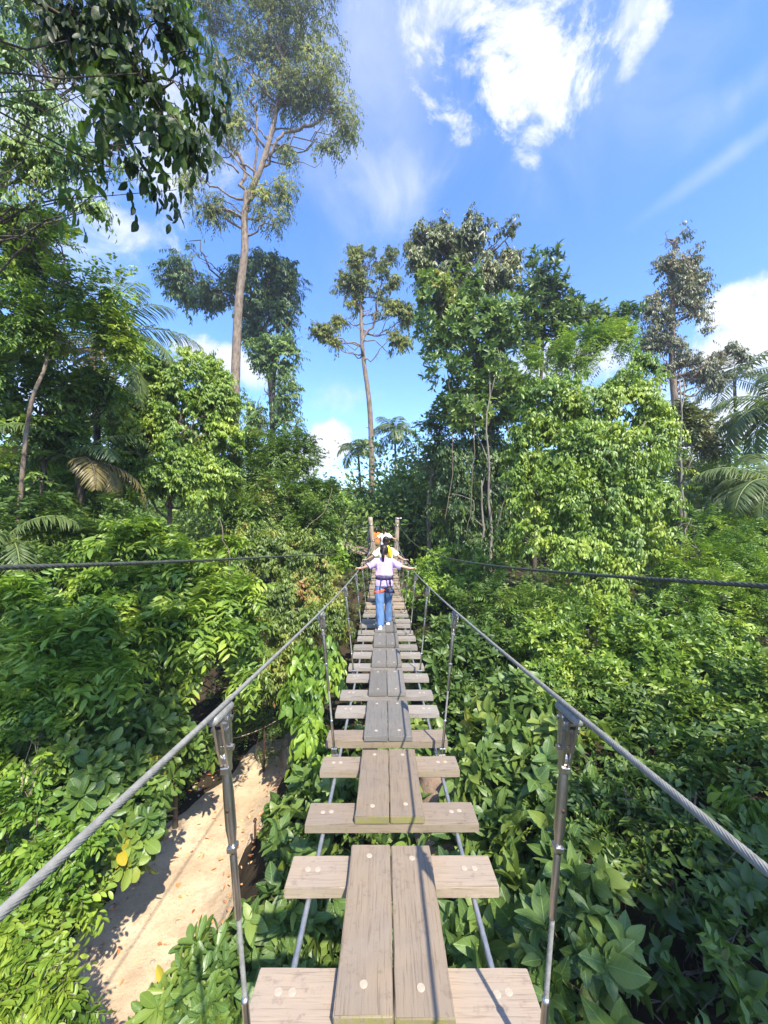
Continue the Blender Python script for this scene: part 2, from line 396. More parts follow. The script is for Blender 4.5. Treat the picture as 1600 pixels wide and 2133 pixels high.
def sprays(kind, B, D, S, K, L, rng, jit=.35):
    """twigs from B along D (length S) each bearing K leaves of length about L"""
    n = len(B); D = nrmz(D); up = np.array((0, 0, 1.)); S = np.broadcast_to(S, (n,))
    N = nrmz(up - D * (D @ up)[:, None] + rng.normal(0, .25, (n, 3))); Rt = nrmz(np.cross(D, N)); N = np.cross(Rt, D)
    t = ((np.arange(K) + .6) / K)[None, :, None]; S_ = S[:, None, None]
    D_ = D[:, None]; N_ = N[:, None]; R_ = Rt[:, None]; dn = -up[None, None]
    sg = np.where(np.arange(K) % 2 == 0, 1., -1.)[None, :, None]
    if kind == 'alt':
        p = B[:, None] + D_ * S_ * t + dn * S_ * .30 * t * t
        a = D_ * .62 + R_ * sg * .75 + dn * (.15 + .45 * t); m = N_ + D_ * .2
    elif kind == 'droop':
        p = B[:, None] + D_ * S_ * t + dn * S_ * .35 * t * t
        a = D_ * .35 + R_ * sg * .50 + dn * .85; m = D_ * .9 + N_ * .5 + R_ * sg * .25
    elif kind == 'whorl':
        ph = (np.arange(K) * 2.4)[None, :, None] + rng.random((n, 1, 1)) * 6.3
        p = B[:, None] + D_ * S_ * (.75 + .25 * t)
        rad = R_ * np.cos(ph) + N_ * np.sin(ph); tilt = (.25 + .75 * (1 - t))
        a = D_ * (1 - tilt * .75) + rad * (.45 + .6 * tilt) + dn * .12; m = D_ * 1.0 - rad * .15
    elif kind == 'pin':
        tt = ((np.arange(K) // 2 + .8) / (K / 2))[None, :, None]
        p = B[:, None] + D_ * S_ * tt + dn * S_ * .38 * tt * tt
        a = D_ * .42 + R_ * sg * .90 + dn * (.18 + .35 * tt); m = N_ + D_ * .35 * tt
    j = jit; spr = .68 + .64 * rng.random((n, 1))
    a = nrmz(a + rng.normal(0, j * .5, (n, K, 3))); m = nrmz(m + rng.normal(0, j, (n, K, 3)))
    Ls = L * (.72 + .5 * rng.random((n, K))) * spr
    if kind == 'pin': Ls = Ls * (1.1 - .5 * (t[..., 0] - .35) ** 2 * 2)
    sc = rng.random((n, 1)) * .55 + rng.random((n, K)) * .45
    return p.reshape(-1, 3), a.reshape(-1, 3), m.reshape(-1, 3), np.broadcast_to(Ls, (n, K)).ravel().copy(), sc.ravel()

def blob(px, py, rx, ry, Y, rd=None):
    c = P(px, py, Y); k = Y / 800
    return (c, np.array((rx * k, (rd if rd else .8 * (rx + ry) / 2 * k), ry * k)))
def crown_pts(blobs, n, rng, shell=.55, clump=.8, thr=.42, lump=.28, back=.45, seed=1, zmin=None):
    w = np.array([(b[1][0] * b[1][2] + b[1][0] * b[1][1] + b[1][1] * b[1][2]) for b in blobs]); w = w / w.sum()
    Ps = []; Ds = []; got = 0; C = np.array([b[0] for b in blobs]); Rr = np.array([b[1] for b in blobs])
    for _ in range(14):
        m = n * 2; bi = rng.choice(len(blobs), m, p=w); d = nrmz(rng.normal(size=(m, 3)))
        keep = (d[:, 1] < .25) | (rng.random(m) < back)
        lum = 1 + lump * 2.9 * (vnoise(d * 2.7 + bi[:, None] * 7.1 + seed, seed) - .5)
        r = (shell + (1 - shell) * rng.random(m) ** .6) * lum
        p = C[bi] + d * Rr[bi] * r[:, None]
        keep &= vnoise(p / clump + seed * 3.7, seed + 5) > thr * (.78 + .7 * rng.random(m))
        if zmin is not None: keep &= p[:, 2] > zmin
        nd = nrmz(d / Rr[bi] * Rr[bi].mean(axis=1, keepdims=True))
        Ps.append(p[keep]); Ds.append(nd[keep]); got += keep.sum()
        if got >= n: break
    return np.concatenate(Ps)[:n], np.concatenate(Ds)[:n]

def limb(mb, a, b, r0, r1, rng, n=8, wob=.06, sag=0.0, seg=7):
    a = np.asarray(a, float); b = np.asarray(b, float); t = np.linspace(0, 1, n)[:, None]; ln = np.linalg.norm(b - a)
    w = np.cumsum(rng.normal(0, 1, (n, 3)), 0); w = w - w[0] - t * (w[-1] - w[0])
    p = a + (b - a) * t + w * wob * ln / n + np.array((0, 0, 1.)) * (sag * ln * (t * (1 - t)) * 4)
    mb.tube(p, r0 + (r1 - r0) * t[:, 0] ** .8, seg); return p

KINDS = dict(alt=(T_LO, .40), droop=(T_LO, .40), whorl=(T_MID, .42), pin=(T_LO, .30))
TWO = (Vector((0, 0, 0)))
def ground(x, y):
    x = np.asarray(x, float); y = np.asarray(y, float)
    sm = lambda a, b, v: (lambda t: t * t * (3 - 2 * t))(np.clip((v - a) / (b - a), 0, 1))
    z = sm(-4.3, -9.5, x) * 2.6 + sm(-2.7, -1.3, x) * .75 + sm(-.6, 2.4, x) * 1.7 + sm(2.4, 9, x) * .9
    far = sm(10.5, 17, y); z = z * (1 - far) + far * 3.55
    z = z + (vnoise(np.stack([x * .7, y * .7, x * 0], -1), 3) - .5) * .45 * sm(0, 1.2, np.abs(x + 3.3) - .8) + (vnoise(np.stack([x * .08, y * .08, x * 0], -1), 9) - .5) * 3 * sm(22, 60, np.abs(y) + np.abs(x))
    return z

def plant(name, cat, label, blobs, kind='alt', leaf=.12, n=900, K=8, S=.35, mat='l_mid', bark='bark_dark', wr=None, tmpl=None, base=None,
          trunk_pts=None, trunk_r=.08, shell=.55, clump=.8, thr=.42, lump=.28, outw=1.0, upw=.3, sag=-.1, seed=1, group=None, limbs=3, uv=False, back=.45,
          twigs=False, dirn=None, jit=.35, extra=None, zmin=None, lr=None):
    rng = np.random.default_rng(seed * 101 + 7)
    bl = [b if isinstance(b[0], np.ndarray) else blob(*b) for b in blobs]
    cen = np.mean([b[0] for b in bl], axis=0)
    if trunk_pts is not None: tp = np.array(trunk_pts, float)
    else:
        if base is None: bx, by = cen[0], cen[1]
        else: bx, by = base
        tp = np.array([(bx, by, float(ground(bx, by)) - .1), ((bx + cen[0]) / 2 + rng.normal(0, .1), (by + cen[1]) / 2, (float(ground(bx, by)) + cen[2]) / 2), cen])
    root = empty(name, tuple(tp[0])); tag(root, label, cat, group)
    p, d = crown_pts(bl, n, rng, shell, clump, thr, lump, back, seed, zmin)
    if extra is not None: p = np.concatenate([p, extra[0]]); d = np.concatenate([d, extra[1]])
    D = d * outw + np.array((0, 0, upw)) + rng.normal(0, .35, d.shape)
    if dirn is not None: D = D + np.asarray(dirn)
    D = nrmz(D)
    q = sprays(kind, p - D * S * .5, D, S * (.7 + .6 * rng.random(len(p))), K, leaf, rng, jit)
    t_, w_ = KINDS[kind]; t_ = tmpl or t_; w_ = wr or w_
    # sprays and new growth vary in colour; clump tone paints dark gaps and highlights
    cn = vnoise(q[0] / (clump * 1.3) + 11, seed + 2); rn = np.clip(q[4] * .66 + (cn - .5) * .95 + .13, 0, .995)
    leaves('crown', q[0], q[1], q[2], q[3], q[3] * w_ * (.74 + .48 * rng.random(len(q[3]))), t_, M[mat], rng, root, rn, uv)
    mb = MB(); seg = 9
    if len(tp) > 2:
        tt = np.linspace(0, len(tp) - 1, 6 * len(tp)); i = np.minimum(tt.astype(int), len(tp) - 2); f = (tt - i)[:, None]
        P0 = tp[np.maximum(i - 1, 0)]; P1 = tp[i]; P2 = tp[i + 1]; P3 = tp[np.minimum(i + 2, len(tp) - 1)]
        c_ = .5 * ((2 * P1) + (-P0 + P2) * f + (2 * P0 - 5 * P1 + 4 * P2 - P3) * f ** 2 + (-P0 + 3 * P1 - 3 * P2 + P3) * f ** 3)
    else: c_ = tp[0] + (tp[1] - tp[0]) * np.linspace(0, 1, 10)[:, None]
    m_ = len(c_); tr = trunk_r * (1 - .62 * np.linspace(0, 1, m_)); tr[0] *= 1.25
    mb.tube(c_, tr, seg)
    lb = mb
    for b in bl:
        h = .45 + .5 * rng.random(limbs)
        for q_ in range(limbs):
            # start at the trunk point nearest below the lobe
            dist = np.linalg.norm((c_ - b[0]) * (1, 1, 1.0), axis=1) + np.where(c_[:, 2] > b[0][2] + b[1][2] * .3, 50, 0)
            j = int(np.clip(np.argmin(dist) - rng.integers(0, 4), m_ // 4, m_ - 1))
            dd = nrmz(rng.normal(size=3) * (1, .8, .8) + (0, -.2, .3)); e = b[0] + dd * b[1] * (.55 + .4 * rng.random())
            r0 = (lr or trunk_r * .42) * (.7 + .5 * rng.random())
            pp = limb(lb, c_[j], e, r0, r0 * .22, rng, 9, .5, sag, 6)
            for _ in range(3):
                k = rng.integers(3, 8); e2 = pp[k] + nrmz(rng.normal(size=3) + (0, 0, .3)) * b[1].mean() * (.35 + .45 * rng.random())
                limb(lb, pp[k], e2, r0 * .35, r0 * .1, rng, 6, .9, 0, 5)
    if twigs:
        for i in rng.choice(len(p), min(len(p), 260), replace=False):
            a = p[i] - D[i] * S * .5; b = p[i] + D[i] * S * .5 - np.array((0, 0, S * .25)); mb.tube(np.array([a, (a + b) / 2 + (0, 0, S * .07), b]), [.006, .004, .002], 4)
    mb.build('trunk', M[bark], root)
    return root

# ------------------------------------------------------------------ ground, path
def heightmesh(name, xs, ys, zf, mat, uvn=None):
    X, Y = np.meshgrid(xs, ys); Z = zf(X, Y); V = np.stack([X, Y, Z], -1).reshape(-1, 3); nx = len(xs); ny = len(ys)
    i = (np.arange(ny - 1)[:, None] * nx + np.arange(nx - 1)[None]).ravel(); q = np.stack([i, i + 1, i + nx + 1, i + nx], -1).ravel()
    return link(name, np_mesh(name, V, q, np.full(len(i), 4), True, mat=mat))
soil = simple_mat('forest_soil', (.022, .018, .011), (.065, .048, .03), 1.6, .95, 0, .8, (1, 1, 1), .1, 10, .06)
gx = np.concatenate([-np.geomspace(600, 14, 26), np.linspace(-13.5, 13.5, 190), np.geomspace(14, 600, 26)])
gy = np.concatenate([-np.geomspace(600, 8, 22), np.linspace(-7.5, 24, 200), np.geomspace(25, 900, 30)])
tag(heightmesh('ground', gx, gy, ground, soil), kind='structure')

m_, nt_ = mat_new('sandy_path'); g = NT(nt_); tc_ = g.n('ShaderNodeTexCoord'); v_ = tc_.outputs['Object']
c1 = g.ramp(g.noise(v_, 1.2, 8, .6), [(.3, (.44, .32, .20)), (.55, (.60, .455, .295)), (.75, (.67, .53, .37))])
c1 = g.mix(g.ramp(g.noise(v_, 26, 8, .75), [(.56, (0, 0, 0)), (.68, (.8, .8, .8))]), c1, (.24, .15, .09))
c1 = g.mix(g.ramp(g.noise(v_, 3.2, 6, .7), [(.50, (0, 0, 0)), (.68, (.75, .75, .75))]), c1, (.38, .27, .18))
p_ = g.n('ShaderNodeBsdfPrincipled', i_Roughness=.95); g.l(c1, p_.inputs['Base Color']); p_.inputs['Specular IOR Level'].default_value = .15
b_ = g.n('ShaderNodeBump', i_Strength=.8, i_Distance=.03); g.l(g.noise(v_, 14, 9, .75), b_.inputs['Height']); g.l(b_.outputs[0], p_.inputs['Normal'])
o_ = g.n('ShaderNodeOutputMaterial'); g.l(p_.outputs[0], o_.inputs[0]); M['path'] = m_
def path_z(u, y):
    return ground(u, y)
py_ = np.linspace(-4, 10.2, 190); pu = np.linspace(0, 1, 40); U_, Y_ = np.meshgrid(pu, py_)
XL = -4.15 + .25 * np.sin(Y_ * .9) + .18 * np.sin(Y_ * 2.3 + 1) + np.clip(Y_ - 8.2, 0, 9) * .5; XR = -2.0 + .12 * np.sin(Y_ * 1.7) + .1 * np.sin(Y_ * 3.7)
X_ = XL + (XR - XL) * U_; Z_ = ground(X_, Y_) + .022 - .05 * (np.abs(U_ - .5) * 2) ** 8 + .03 * (vnoise(np.stack([X_ * 3, Y_ * 3, X_ * 0], -1), 4) - .5)
i_ = (np.arange(189)[:, None] * 40 + np.arange(39)[None]).ravel(); q_ = np.stack([i_, i_ + 1, i_ + 41, i_ + 40], -1).ravel()
tag(link('path', np_mesh('path', np.stack([X_, Y_, Z_], -1).reshape(-1, 3), q_, np.full(len(i_), 4), True, mat=M['path'])), kind='structure')

# fallen leaves and small grit on the path
rng = np.random.default_rng(5); n = 900
x = -4.6 + 2.6 * rng.random(n) ** .8; y = 3.2 + 6.8 * rng.random(n); edge = np.abs(x + 3.35) / 1.1
k = rng.random(n) < (.12 + .5 * np.clip(edge, 0, 1) ** 3); x = x[k]; y = y[k]; n = len(x)
pos = np.stack([x, y, ground(x, y) + .05], -1); a = rng.random(n) * 6.28
tag(leaves('leaf_litter', pos, np.stack([np.cos(a), np.sin(a), 0 * a], -1), np.tile((0, 0, 1.), (n, 1)) + rng.normal(0, .2, (n, 3)), .04 + .06 * rng.random(n), .02 + .03 * rng.random(n), T_MID, M['dead'], rng),
    'dry brown leaves fallen on the sandy path', 'leaf litter', kind='stuff')

# small stones along the path
rng = np.random.default_rng(6); mb = MB()
for i in range(150):
    e_ = rng.random(); x = (-4.2 + .5 * e_ if rng.random() < .5 else -2.0 - .5 * e_) if rng.random() < .75 else rng.uniform(-3.9, -2.2); y = rng.uniform(3.5, 9.6); r_ = .010 + .035 * rng.random() ** 3
    mb.ball((x, y, float(ground(x, y)) + .022 + r_ * .3), (r_ * (.8 + .6 * rng.random()), r_, r_ * .6), 7, 5, np.array(Matrix.Rotation(rng.random() * 6, 3, 'Z')))
tag(mb.build('gravel', simple_mat('pebble', (.22, .17, .12), (.45, .36, .27), 12, .9)), 'small stones scattered on the sandy path', 'gravel', kind='stuff')

# boulders
def boulder(label, c, r, mat, seed):
    rng = np.random.default_rng(seed); mb = MB(); mb.ball((0, 0, 0), 1, 40, 26); V = np.concatenate(mb.V)
    d = nrmz(V); f = 1 + .45 * (vnoise(d * 1.6 + seed, seed) - .5) + .22 * (vnoise(d * 4 + seed, seed) - .5) + .07 * (vnoise(d * 11 + seed, seed) - .5)
    V = d * f[:, None] * np.array(r) + np.array(c); mb.V = [V]
    o = mb.build('boulder', mat); return tag(o, label, 'boulder', 'boulders on the bank below the bridge')
rockm = simple_mat('sandstone', (.17, .115, .08), (.36, .26, .18), 2.2, .9, 0, .9, (1, 1, 1.6), .15, 10, .05)
boulder('reddish brown boulder right of the planks below the wide dark cross plank', (.95, 5.3, 1.7), (.55, .7, .55), rockm, 3)
boulder('low brown rock under the gap between the second and third planks', (.25, 4.6, .85), (.7, .6, .4), rockm, 4)
greyrock = simple_mat('grey_rock', (.20, .16, .12), (.40, .32, .23), 3.5, .95, 0, .9, (1, 1, 1.4), .1, 10, .04)
boulder('rough greyish rock edge along the right side of the sandy path', (-1.85, 7.4, -.10), (.32, 1.5, .36), greyrock, 8)
boulder('pale rounded rock at the far right end of the sandy path', (-1.95, 9.3, .1), (.5, .8, .6), greyrock, 12)

# path edge stakes and cord
stakem = simple_mat('rusty_stake', (.035, .02, .015), (.10, .05, .03), 20, .7, .3, .3)
cordm = simple_mat('cord', (.45, .33, .22), (.55, .42, .3), 40, .8)
S1 = P(549, 1603, 8.9); S2 = P(530, 1800, 6.5)
for (b, h, lb) in ((S1, .95, 'thin dark stake with a cord tied at the far end of the path'), (S2, .72, 'thin dark stake standing on the right edge of the path')):
    mb = MB(); mb.tube([(0, 0, -.3), (0.01, 0, h * .5), (0, 0, h)], [.022, .02, .02], 8); mb.box((0, 0, h - .03), (.05, .05, .025), bev=.006)
    o = mb.build('stake', stakem, None, tuple(b)); tag(o, lb, 'stake', 'stakes along the path')
mb = MB(); a = S1 + (0, 0, .92); e1 = a + np.array((-.95, -.35, -.10)); e2 = a + np.array((1.0, 1.1, .38)); t = np.linspace(0, 1, 10)[:, None]
mb.tube(np.concatenate([e1 + (a - e1) * t - (0, 0, .05) * np.sin(t * 3.14), (a + (e2 - a) * t - (0, 0, .06) * np.sin(t * 3.14))[1:]]), .008, 5)
tag(mb.build('cord', cordm), 'pale cord strung past the far stake at the end of the path', 'cord')
mb = MB(); a = S2 + (0, 0, .68); e1 = a + np.array((-.42, -1.1, -.95)); mb.tube(e1 + (a - e1) * t - (0, 0, .10) * np.sin(t * 3.14), .005, 5)
tag(mb.build('cord', cordm), 'thin slack cord running down from the near stake', 'cord')

# ------------------------------------------------------------------ the suspension bridge
XC = .034
def dh(y): return 1.54 + .076 * y - .0038 * y * y - (.012 * (y - 12) ** 2 if y > 12 else 0)
def dz(y): return CZ - dh(y)
def slope(y): return math.atan2(dz(y + .05) - dz(y - .05), .1)
bridge = empty('suspension_bridge', (XC, 0, dz(0)))
tag(bridge, 'narrow hanging bridge of weathered planks held by steel cables', 'suspension bridge')
def bloc(c): return tuple(np.asarray(c, float) - np.array(bridge.location))
def bevbox_mesh(name, size, mat, bev=.005, seed=0, worn=.004):
    x, y, z = size; bm = bmesh.new(); bmesh.ops.create_cube(bm, size=1); bmesh.ops.scale(bm, vec=size, verts=bm.verts)
    lng = 0 if x > y else 1
    es = [e for e in bm.edges if abs((e.verts[0].co - e.verts[1].co)[lng]) > size[lng] * .5]
    bmesh.ops.subdivide_edges(bm, edges=es, cuts=9)
    bmesh.ops.bevel(bm, geom=[e for e in bm.edges if e.calc_face_angle(0) > .5], offset=bev, segments=2, affect='EDGES')
    r = random.Random(seed)
    for v in bm.verts:
        v.co += Vector([r.uniform(-1, 1) * worn * .35 for _ in range(3)])
    me = bpy.data.meshes.new(name); bm.to_mesh(me); bm.free(); me.materials.append(mat)
    for f in me.polygons: f.use_smooth = False
    return me
CW, CD, CT = 1.0, .19, .05; BW, BT = .198, .042
cross_me = [bevbox_mesh('cross_plank', (CW, CD, CT), M['cross'], .004, s) for s in range(5)]
wide_me = bevbox_mesh('cross_plank', (CW, CD, CT * 1.25), M['cross'], .004, 9)
board_sets = [[bevbox_mesh('walking_board', (BW, .745, BT), M[q], .004, 20 + s) for s in range(4)] for q in ('board', 'board_grey', 'board_far')]
cross_grey = [bevbox_mesh('cross_plank', (CW, CD, CT), M['cross_grey'], .004, 60 + s) for s in range(3)]
def disc_me(r):
    mb = MB(); mb.tube([(0, 0, -.004), (0, 0, .0016), (0, 0, .0022)], [r, r, r * .9], 20); return np_mesh('wood_plug', np.concatenate(mb.V), np.array(mb.L), np.array(mb.C), False, mat=M['plug'])
plug_me = disc_me(.0142)
def put_child(name, me, parent, loc, rot=(0, 0, 0)):
    o = bpy.data.objects.new(name, me); COL.objects.link(o); o.parent = parent; o.location = loc; o.rotation_euler = rot; return o
def sub(name, me, parent, loc, rot=(0, 0, 0)): return put_child(name, me, parent, loc, rot)
rb = random.Random(11); EM = 16.55
for k in range(-1, 17):
    for (yy, isB) in ((1.51 + .95 * k - CD / 2, 0), (2.045 + .95 * k - CD / 2, 1)):
        if yy > EM: continue
        jit = rb.uniform(-.012, .012)
        me = (cross_me[rb.randrange(5)] if (k < 2 or k > 7) else cross_grey[rb.randrange(3)]) if not (k == 2 and isB == 0) else wide_me
        o = put_child('cross_plank', me, bridge, bloc((XC + jit, yy, dz(yy) - CT / 2)), (slope(yy), rb.uniform(-.004, .004), rb.uniform(-.008, .008)))
        if -1 < k < 5:
            for sx in (-1, 1):
                for dx in (-.024, .024):
                    sub('wood_plug', plug_me, o, (sx * .385 + dx + rb.uniform(-.003, .003), .01 + rb.uniform(-.004, .004), CT / 2))
    y0 = 1.32 + .95 * k; y1 = 2.055 + .95 * k; ym = (y0 + y1) / 2
    if y1 > EM: continue
    sl = math.atan2(dz(y1) - dz(y0), y1 - y0)
    for sx in (-1, 1):
        o = put_child('walking_board', board_sets[0 if k < 2 else (1 if k < 8 else 2)][rb.randrange(4)], bridge, bloc((XC + sx * (BW / 2 + .0022), ym + rb.uniform(-.005, .005), (dz(y0) + dz(y1)) / 2 + BT / 2 + .001)), (sl, 0, rb.uniform(-.003, .003)))
        if -1 < k < 6:
            for dy in (-.275, .29):
                sub('wood_plug', plug_me, o, (rb.uniform(-.008, .008), dy + rb.uniform(-.008, .008), BT / 2))
# cables of the bridge
def cable(name, fn, ya, yb, r, mat, step=.02, parent=None, lobes=7, seg=28, tw=38, label=None):
    n = int((yb - ya) / step) + 1; y = np.linspace(ya, yb, n); pts = np.array([fn(q) for q in y]); mb = MB(); mb.tube(pts, r, seg, lobes, .17, tw)
    return mb.build(name, mat, parent)
HX = .53
HR = 1.08
def hand(sx): return lambda y: (XC + sx * (HX if y < 15.5 else HX + (y - 15.5) * .03), y, dz(y) + HR)
for sx in (-1, 1):
    cable('hand_cable', hand(sx), -2.6, 3.4, .0070, M['galv'], .003, bridge, 12, 60, 50)
    cable('hand_cable', hand(sx), 3.4, 16.78, .0078, M['galv'], .05, bridge, 0, 8, 0)
    cable('deck_cable', lambda y, s=sx: (XC + s * .385, y, dz(y) - CT - .012), -2.6, 16.7, .011, M['deckrope'], .02, bridge, 6, 18, 40)
# hangers: all local to the foot of the hanger, leaning outwards to the hand cable
LEAN = (HX - .42); HH = HR + .02
def build_hanger(sx):
    d = Vector((sx * LEAN, 0, HH)); ln = d.length; d.normalize()
    Q = lambda t: np.array(d * (t * ln)) + np.array((0, 0, -.04))
    rope = MB(); T = np.linspace(.22, .47, 90); rope.tube(np.array([Q(t) for t in T]), .0068, 18, 6, .13, 75)
    me_r = lambda mb, nm, mt, sm=True: np_mesh(nm, np.concatenate(mb.V), np.array(mb.L), np.array(mb.C), sm, mat=mt)
    def tb(ts, rs, seg=14):
        m = MB(); m.tube(np.array([Q(t) for t in ts]), rs, seg); return m
    low = tb([.055, .06, .235, .24, .243, .25], [.0095, .0105, .0105, .0125, .0125, .008])
    mid = tb([.452, .457, .625, .63], [.008, .0105, .0105, .009])
    turn = tb([.625, .655, .665, .69, .78, .815, .84, .855], [.0105, .0115, .0125, .0160, .0160, .0145, .0125, .011])
    hx = MB(); M3 = d.to_track_quat('Z', 'Y').to_matrix()
    hx.box(Q(.640), (.031, .027, .016), M3, .003); hx2 = MB(); hx2.box(Q(.850), (.032, .027, .020), M3, .003)
    # dark disc painting the shade of the turnbuckle's inspection hole
    hole = MB(); hole.tube(np.array([Q(.745) + (0, -.0130, 0), Q(.745) + (0, -.0172, 0)]), [.0055, .0055], 12)
    # clevis at the top: two cheek plates, bolt, stud bunch, saddle round the cable
    clv = MB(); top = Q(1.0)
    for s in (-1, 1):
        V = []
        for xx in (-.0035, .0035):
            V += [top + np.array((s * .012 + xx, -.036, -.010)), top + np.array((s * .012 + xx, .036, -.010)), Q(.905) + np.array((s * .012 + xx, .022, 0)), Q(.86) + np.array((s * .010 + xx, .012, 0)), Q(.86) + np.array((s * .010 + xx, -.012, 0)), Q(.905) + np.array((s * .012 + xx, -.022, 0))]
        clv.add(V, [(0, 1, 2, 3, 4, 5), (11, 10, 9, 8, 7, 6)] + [(i, i + 6, (i + 1) % 6 + 6, (i + 1) % 6) for i in range(6)])
    clv.box(Q(.955), (.018, .046, .085), M3, .004)
    clv.tube(np.array([Q(.908) + (-.028, 0, 0), Q(.908) + (.028, 0, 0)]), [.010, .010], 6)
    clv.ball(Q(.875), (.013, .013, .02), 12, 8)
    for (a, b) in ((-.022, -.022), (0, -.022), (.022, -.022), (-.012, -.044), (.012, -.044), (0, -.066)):
        clv.tube(np.array([top + (-.025, a, b), top + (.025, a, b)]), [.0075, .0075], 6)
    sad = MB(); sad.tube(np.array([(top[0], -.065, top[2]), (top[0], -.055, top[2]), (top[0], .055, top[2]), (top[0], .065, top[2])]), [.0125, .0148, .0148, .0125], 16)
    # bottom: fork, shackle, pins
    bot = MB()
    for s in (-1, 1): bot.box(Q(.02) + np.array((s * .012, 0, 0)), (.006, .02, .085), M3, .002)
    bot.tube(np.array([Q(.0) + (-.028, 0, 0), Q(.0) + (.028, 0, 0)]), [.0075, .0075], 8); bot.tube(np.array([Q(.045) + (-.022, 0, 0), Q(.045) + (.022, 0, 0)]), [.007, .007], 8)
    bot.tube(np.array([Q(.0), Q(.0) + (0, 0, -.07)]), [.010, .010], 8); bot.tube(np.array([Q(-.02) + (-.022, 0, -.02), Q(-.02) + (.022, 0, -.02)]), [.007, .007], 8)
    # side stub that ties the hanger to the deck cable
    bot.tube(np.array([Q(-.02) + (0, 0, -.03), np.array((sx * (.385 - .42), 0, -.062))]), [.008, .008], 8)
    S = M['steel']
    return me_r(rope, 'hanger', M['galv']), [('lower_sleeve', me_r(low, 'lower_sleeve', S)), ('upper_sleeve', me_r(mid, 'upper_sleeve', S)), ('turnbuckle', me_r(turn, 'turnbuckle', S)), ('nut', me_r(hx, 'nut', S, False)), ('nut', me_r(hx2, 'nut', S, False)),
            ('clevis', me_r(clv, 'clevis', S, False)), ('saddle', me_r(sad, 'saddle', M['galv'])), ('shackle', me_r(bot, 'shackle', S, False)), ('hole_disc', me_r(hole, 'hole_disc', stakem))]
for sx in (-1, 1):
    rm, subs = build_hanger(sx)
    for k in range(-1, 9):
        yy = 1.20 + 1.885 * k
        if yy > 16.5: continue
        h = put_child('hanger', rm, bridge, bloc((XC + sx * .42, yy, dz(yy))))
        for nm, me in subs:
            s_ = sub(nm, me, h, (0, 0, 0), (0, 0, 0))
            if nm == 'saddle':
                # follow the slope of the cable
                sl = slope(yy); top = Vector((sx * LEAN, 0, HH - .04)); s_.rotation_euler = (sl, 0, 0); rotm = Matrix.Rotation(sl, 3, 'X'); s_.location = top - rotm @ top

# far landing: posts, platform
def post(label, a, b, r, cap=False):
    root = empty('wooden_post', tuple(a)); tag(root, label, 'post', 'wooden posts at the far end of the bridge')
    mb = MB(); a = np.array(a); b = np.array(b); t = np.linspace(0, 1, 14)[:, None]; w = np.random.default_rng(int(b[0] * 100) + 900).normal(0, .006, (14, 3)); mb.tube(a + (b - a) * t + w, r * (1.06 - .12 * t[:, 0]), 14)
    mb.build('shaft', M['post'], root)
    if cap:
        c = MB(); c.tube(np.array([b + (0, 0, -.09), b + (0, 0, -.03), b + (0, 0, -.028), b + (0, 0, .012)]), [r * 1.10, r * 1.10, r * 1.02, r * 1.0], 14); c.box(b + np.array((.12, -.02, -.04)), (.12, .10, .07), bev=.02)
        c.build('cap', M['steel'], root)
    for zz in ((b[2] - .34), (b[2] - 1.05)):
        f = (zz - a[2]) / (b[2] - a[2]); cc = a + (b - a) * f; c = MB(); c.tube(np.array([cc + (0, 0, -.02), cc + (0, 0, .02)]), [r * 1.10, r * 1.10], 14); c.build('band', M['steel'], root)
    return root
PB = CZ - 1.52
post('squared brown wooden post left of the people at the far end', (-.38, 16.9, PB - .6), (-.60, 16.9, CZ + .49), .105)
post('round grey wooden post with metal cap right of the people', (.46, 16.9, PB - .6), (.60, 16.9, CZ + .46), .10, True)
mb = MB(); mb.tube([(-.70, 17.2, PB - .6), (-.70, 17.2, PB + .5), (-.69, 17.2, CZ - .08)], .036, 10)
tag(mb.build('thin_post', M['post']), 'thin wooden pole just left of the squared far post', 'post')
plat = empty('landing_platform', (0, 18, PB - .6)); tag(plat, 'dark timber landing platform behind the far posts', 'platform')
for i in range(12):
    mb = MB(); mb.box((0, 16.85 + .2 * i, PB - .03), (2.0, .185, .045), bev=.004); mb.build('deck_board', M['cross'], plat)
for sx in (-1, 1):
    mb = MB(); mb.box((sx * .8, 18, PB - .14), (.12, 2.5, .16), bev=.01); mb.build('beam', M['post'], plat)

# side cables from the far posts, sweeping wide past the viewer
def spl(pts, m=260):
    P_ = np.array(pts, float); n = len(P_); t = np.linspace(0, n - 1, m); i = np.minimum(t.astype(int), n - 2); f = (t - i)[:, None]
    a = P_[np.maximum(i - 1, 0)]; b = P_[i]; c = P_[i + 1]; d = P_[np.minimum(i + 2, n - 1)]
    return .5 * (2 * b + (c - a) * f + (2 * a - 5 * b + 4 * c - d) * f ** 2 + (3 * b - a - 3 * c + d) * f ** 3)
def sidecable(pxs, label, tail):
    pts = [P(*q) for q in pxs]; pts = [np.array(tail)] + pts
    A = np.array(pts[1:]); yy = A[:, 1]; cx = np.polyfit(yy, A[:, 0], 3, w=1 / yy); cz = np.polyfit(yy, A[:, 2], 4, w=1 / yy)
    def at(y):
        y0 = np.maximum(y, yy[0]); dx_ = np.polyval(np.polyder(cx), yy[0]); dz_ = np.polyval(np.polyder(cz), yy[0])
        return np.stack([np.polyval(cx, y0) + (y - y0) * dx_, y, np.polyval(cz, y0) + (y - y0) * dz_], -1)
    near = at(np.linspace(-2, 6, 2600)); far = at(np.linspace(6, yy[-1], 120))
    root = empty('side_cable', tuple(pts[-1])); tag(root, label, 'cable', 'side cables strung from the far posts')
    mb = MB(); mb.tube(near, .0088, 20, 5, .20, 46); mb.build('near_strand', M['galv_dark'], root)
    mb = MB(); mb.tube(far, .0098, 8); mb.build('far_strand', M['galv_dark'], root)
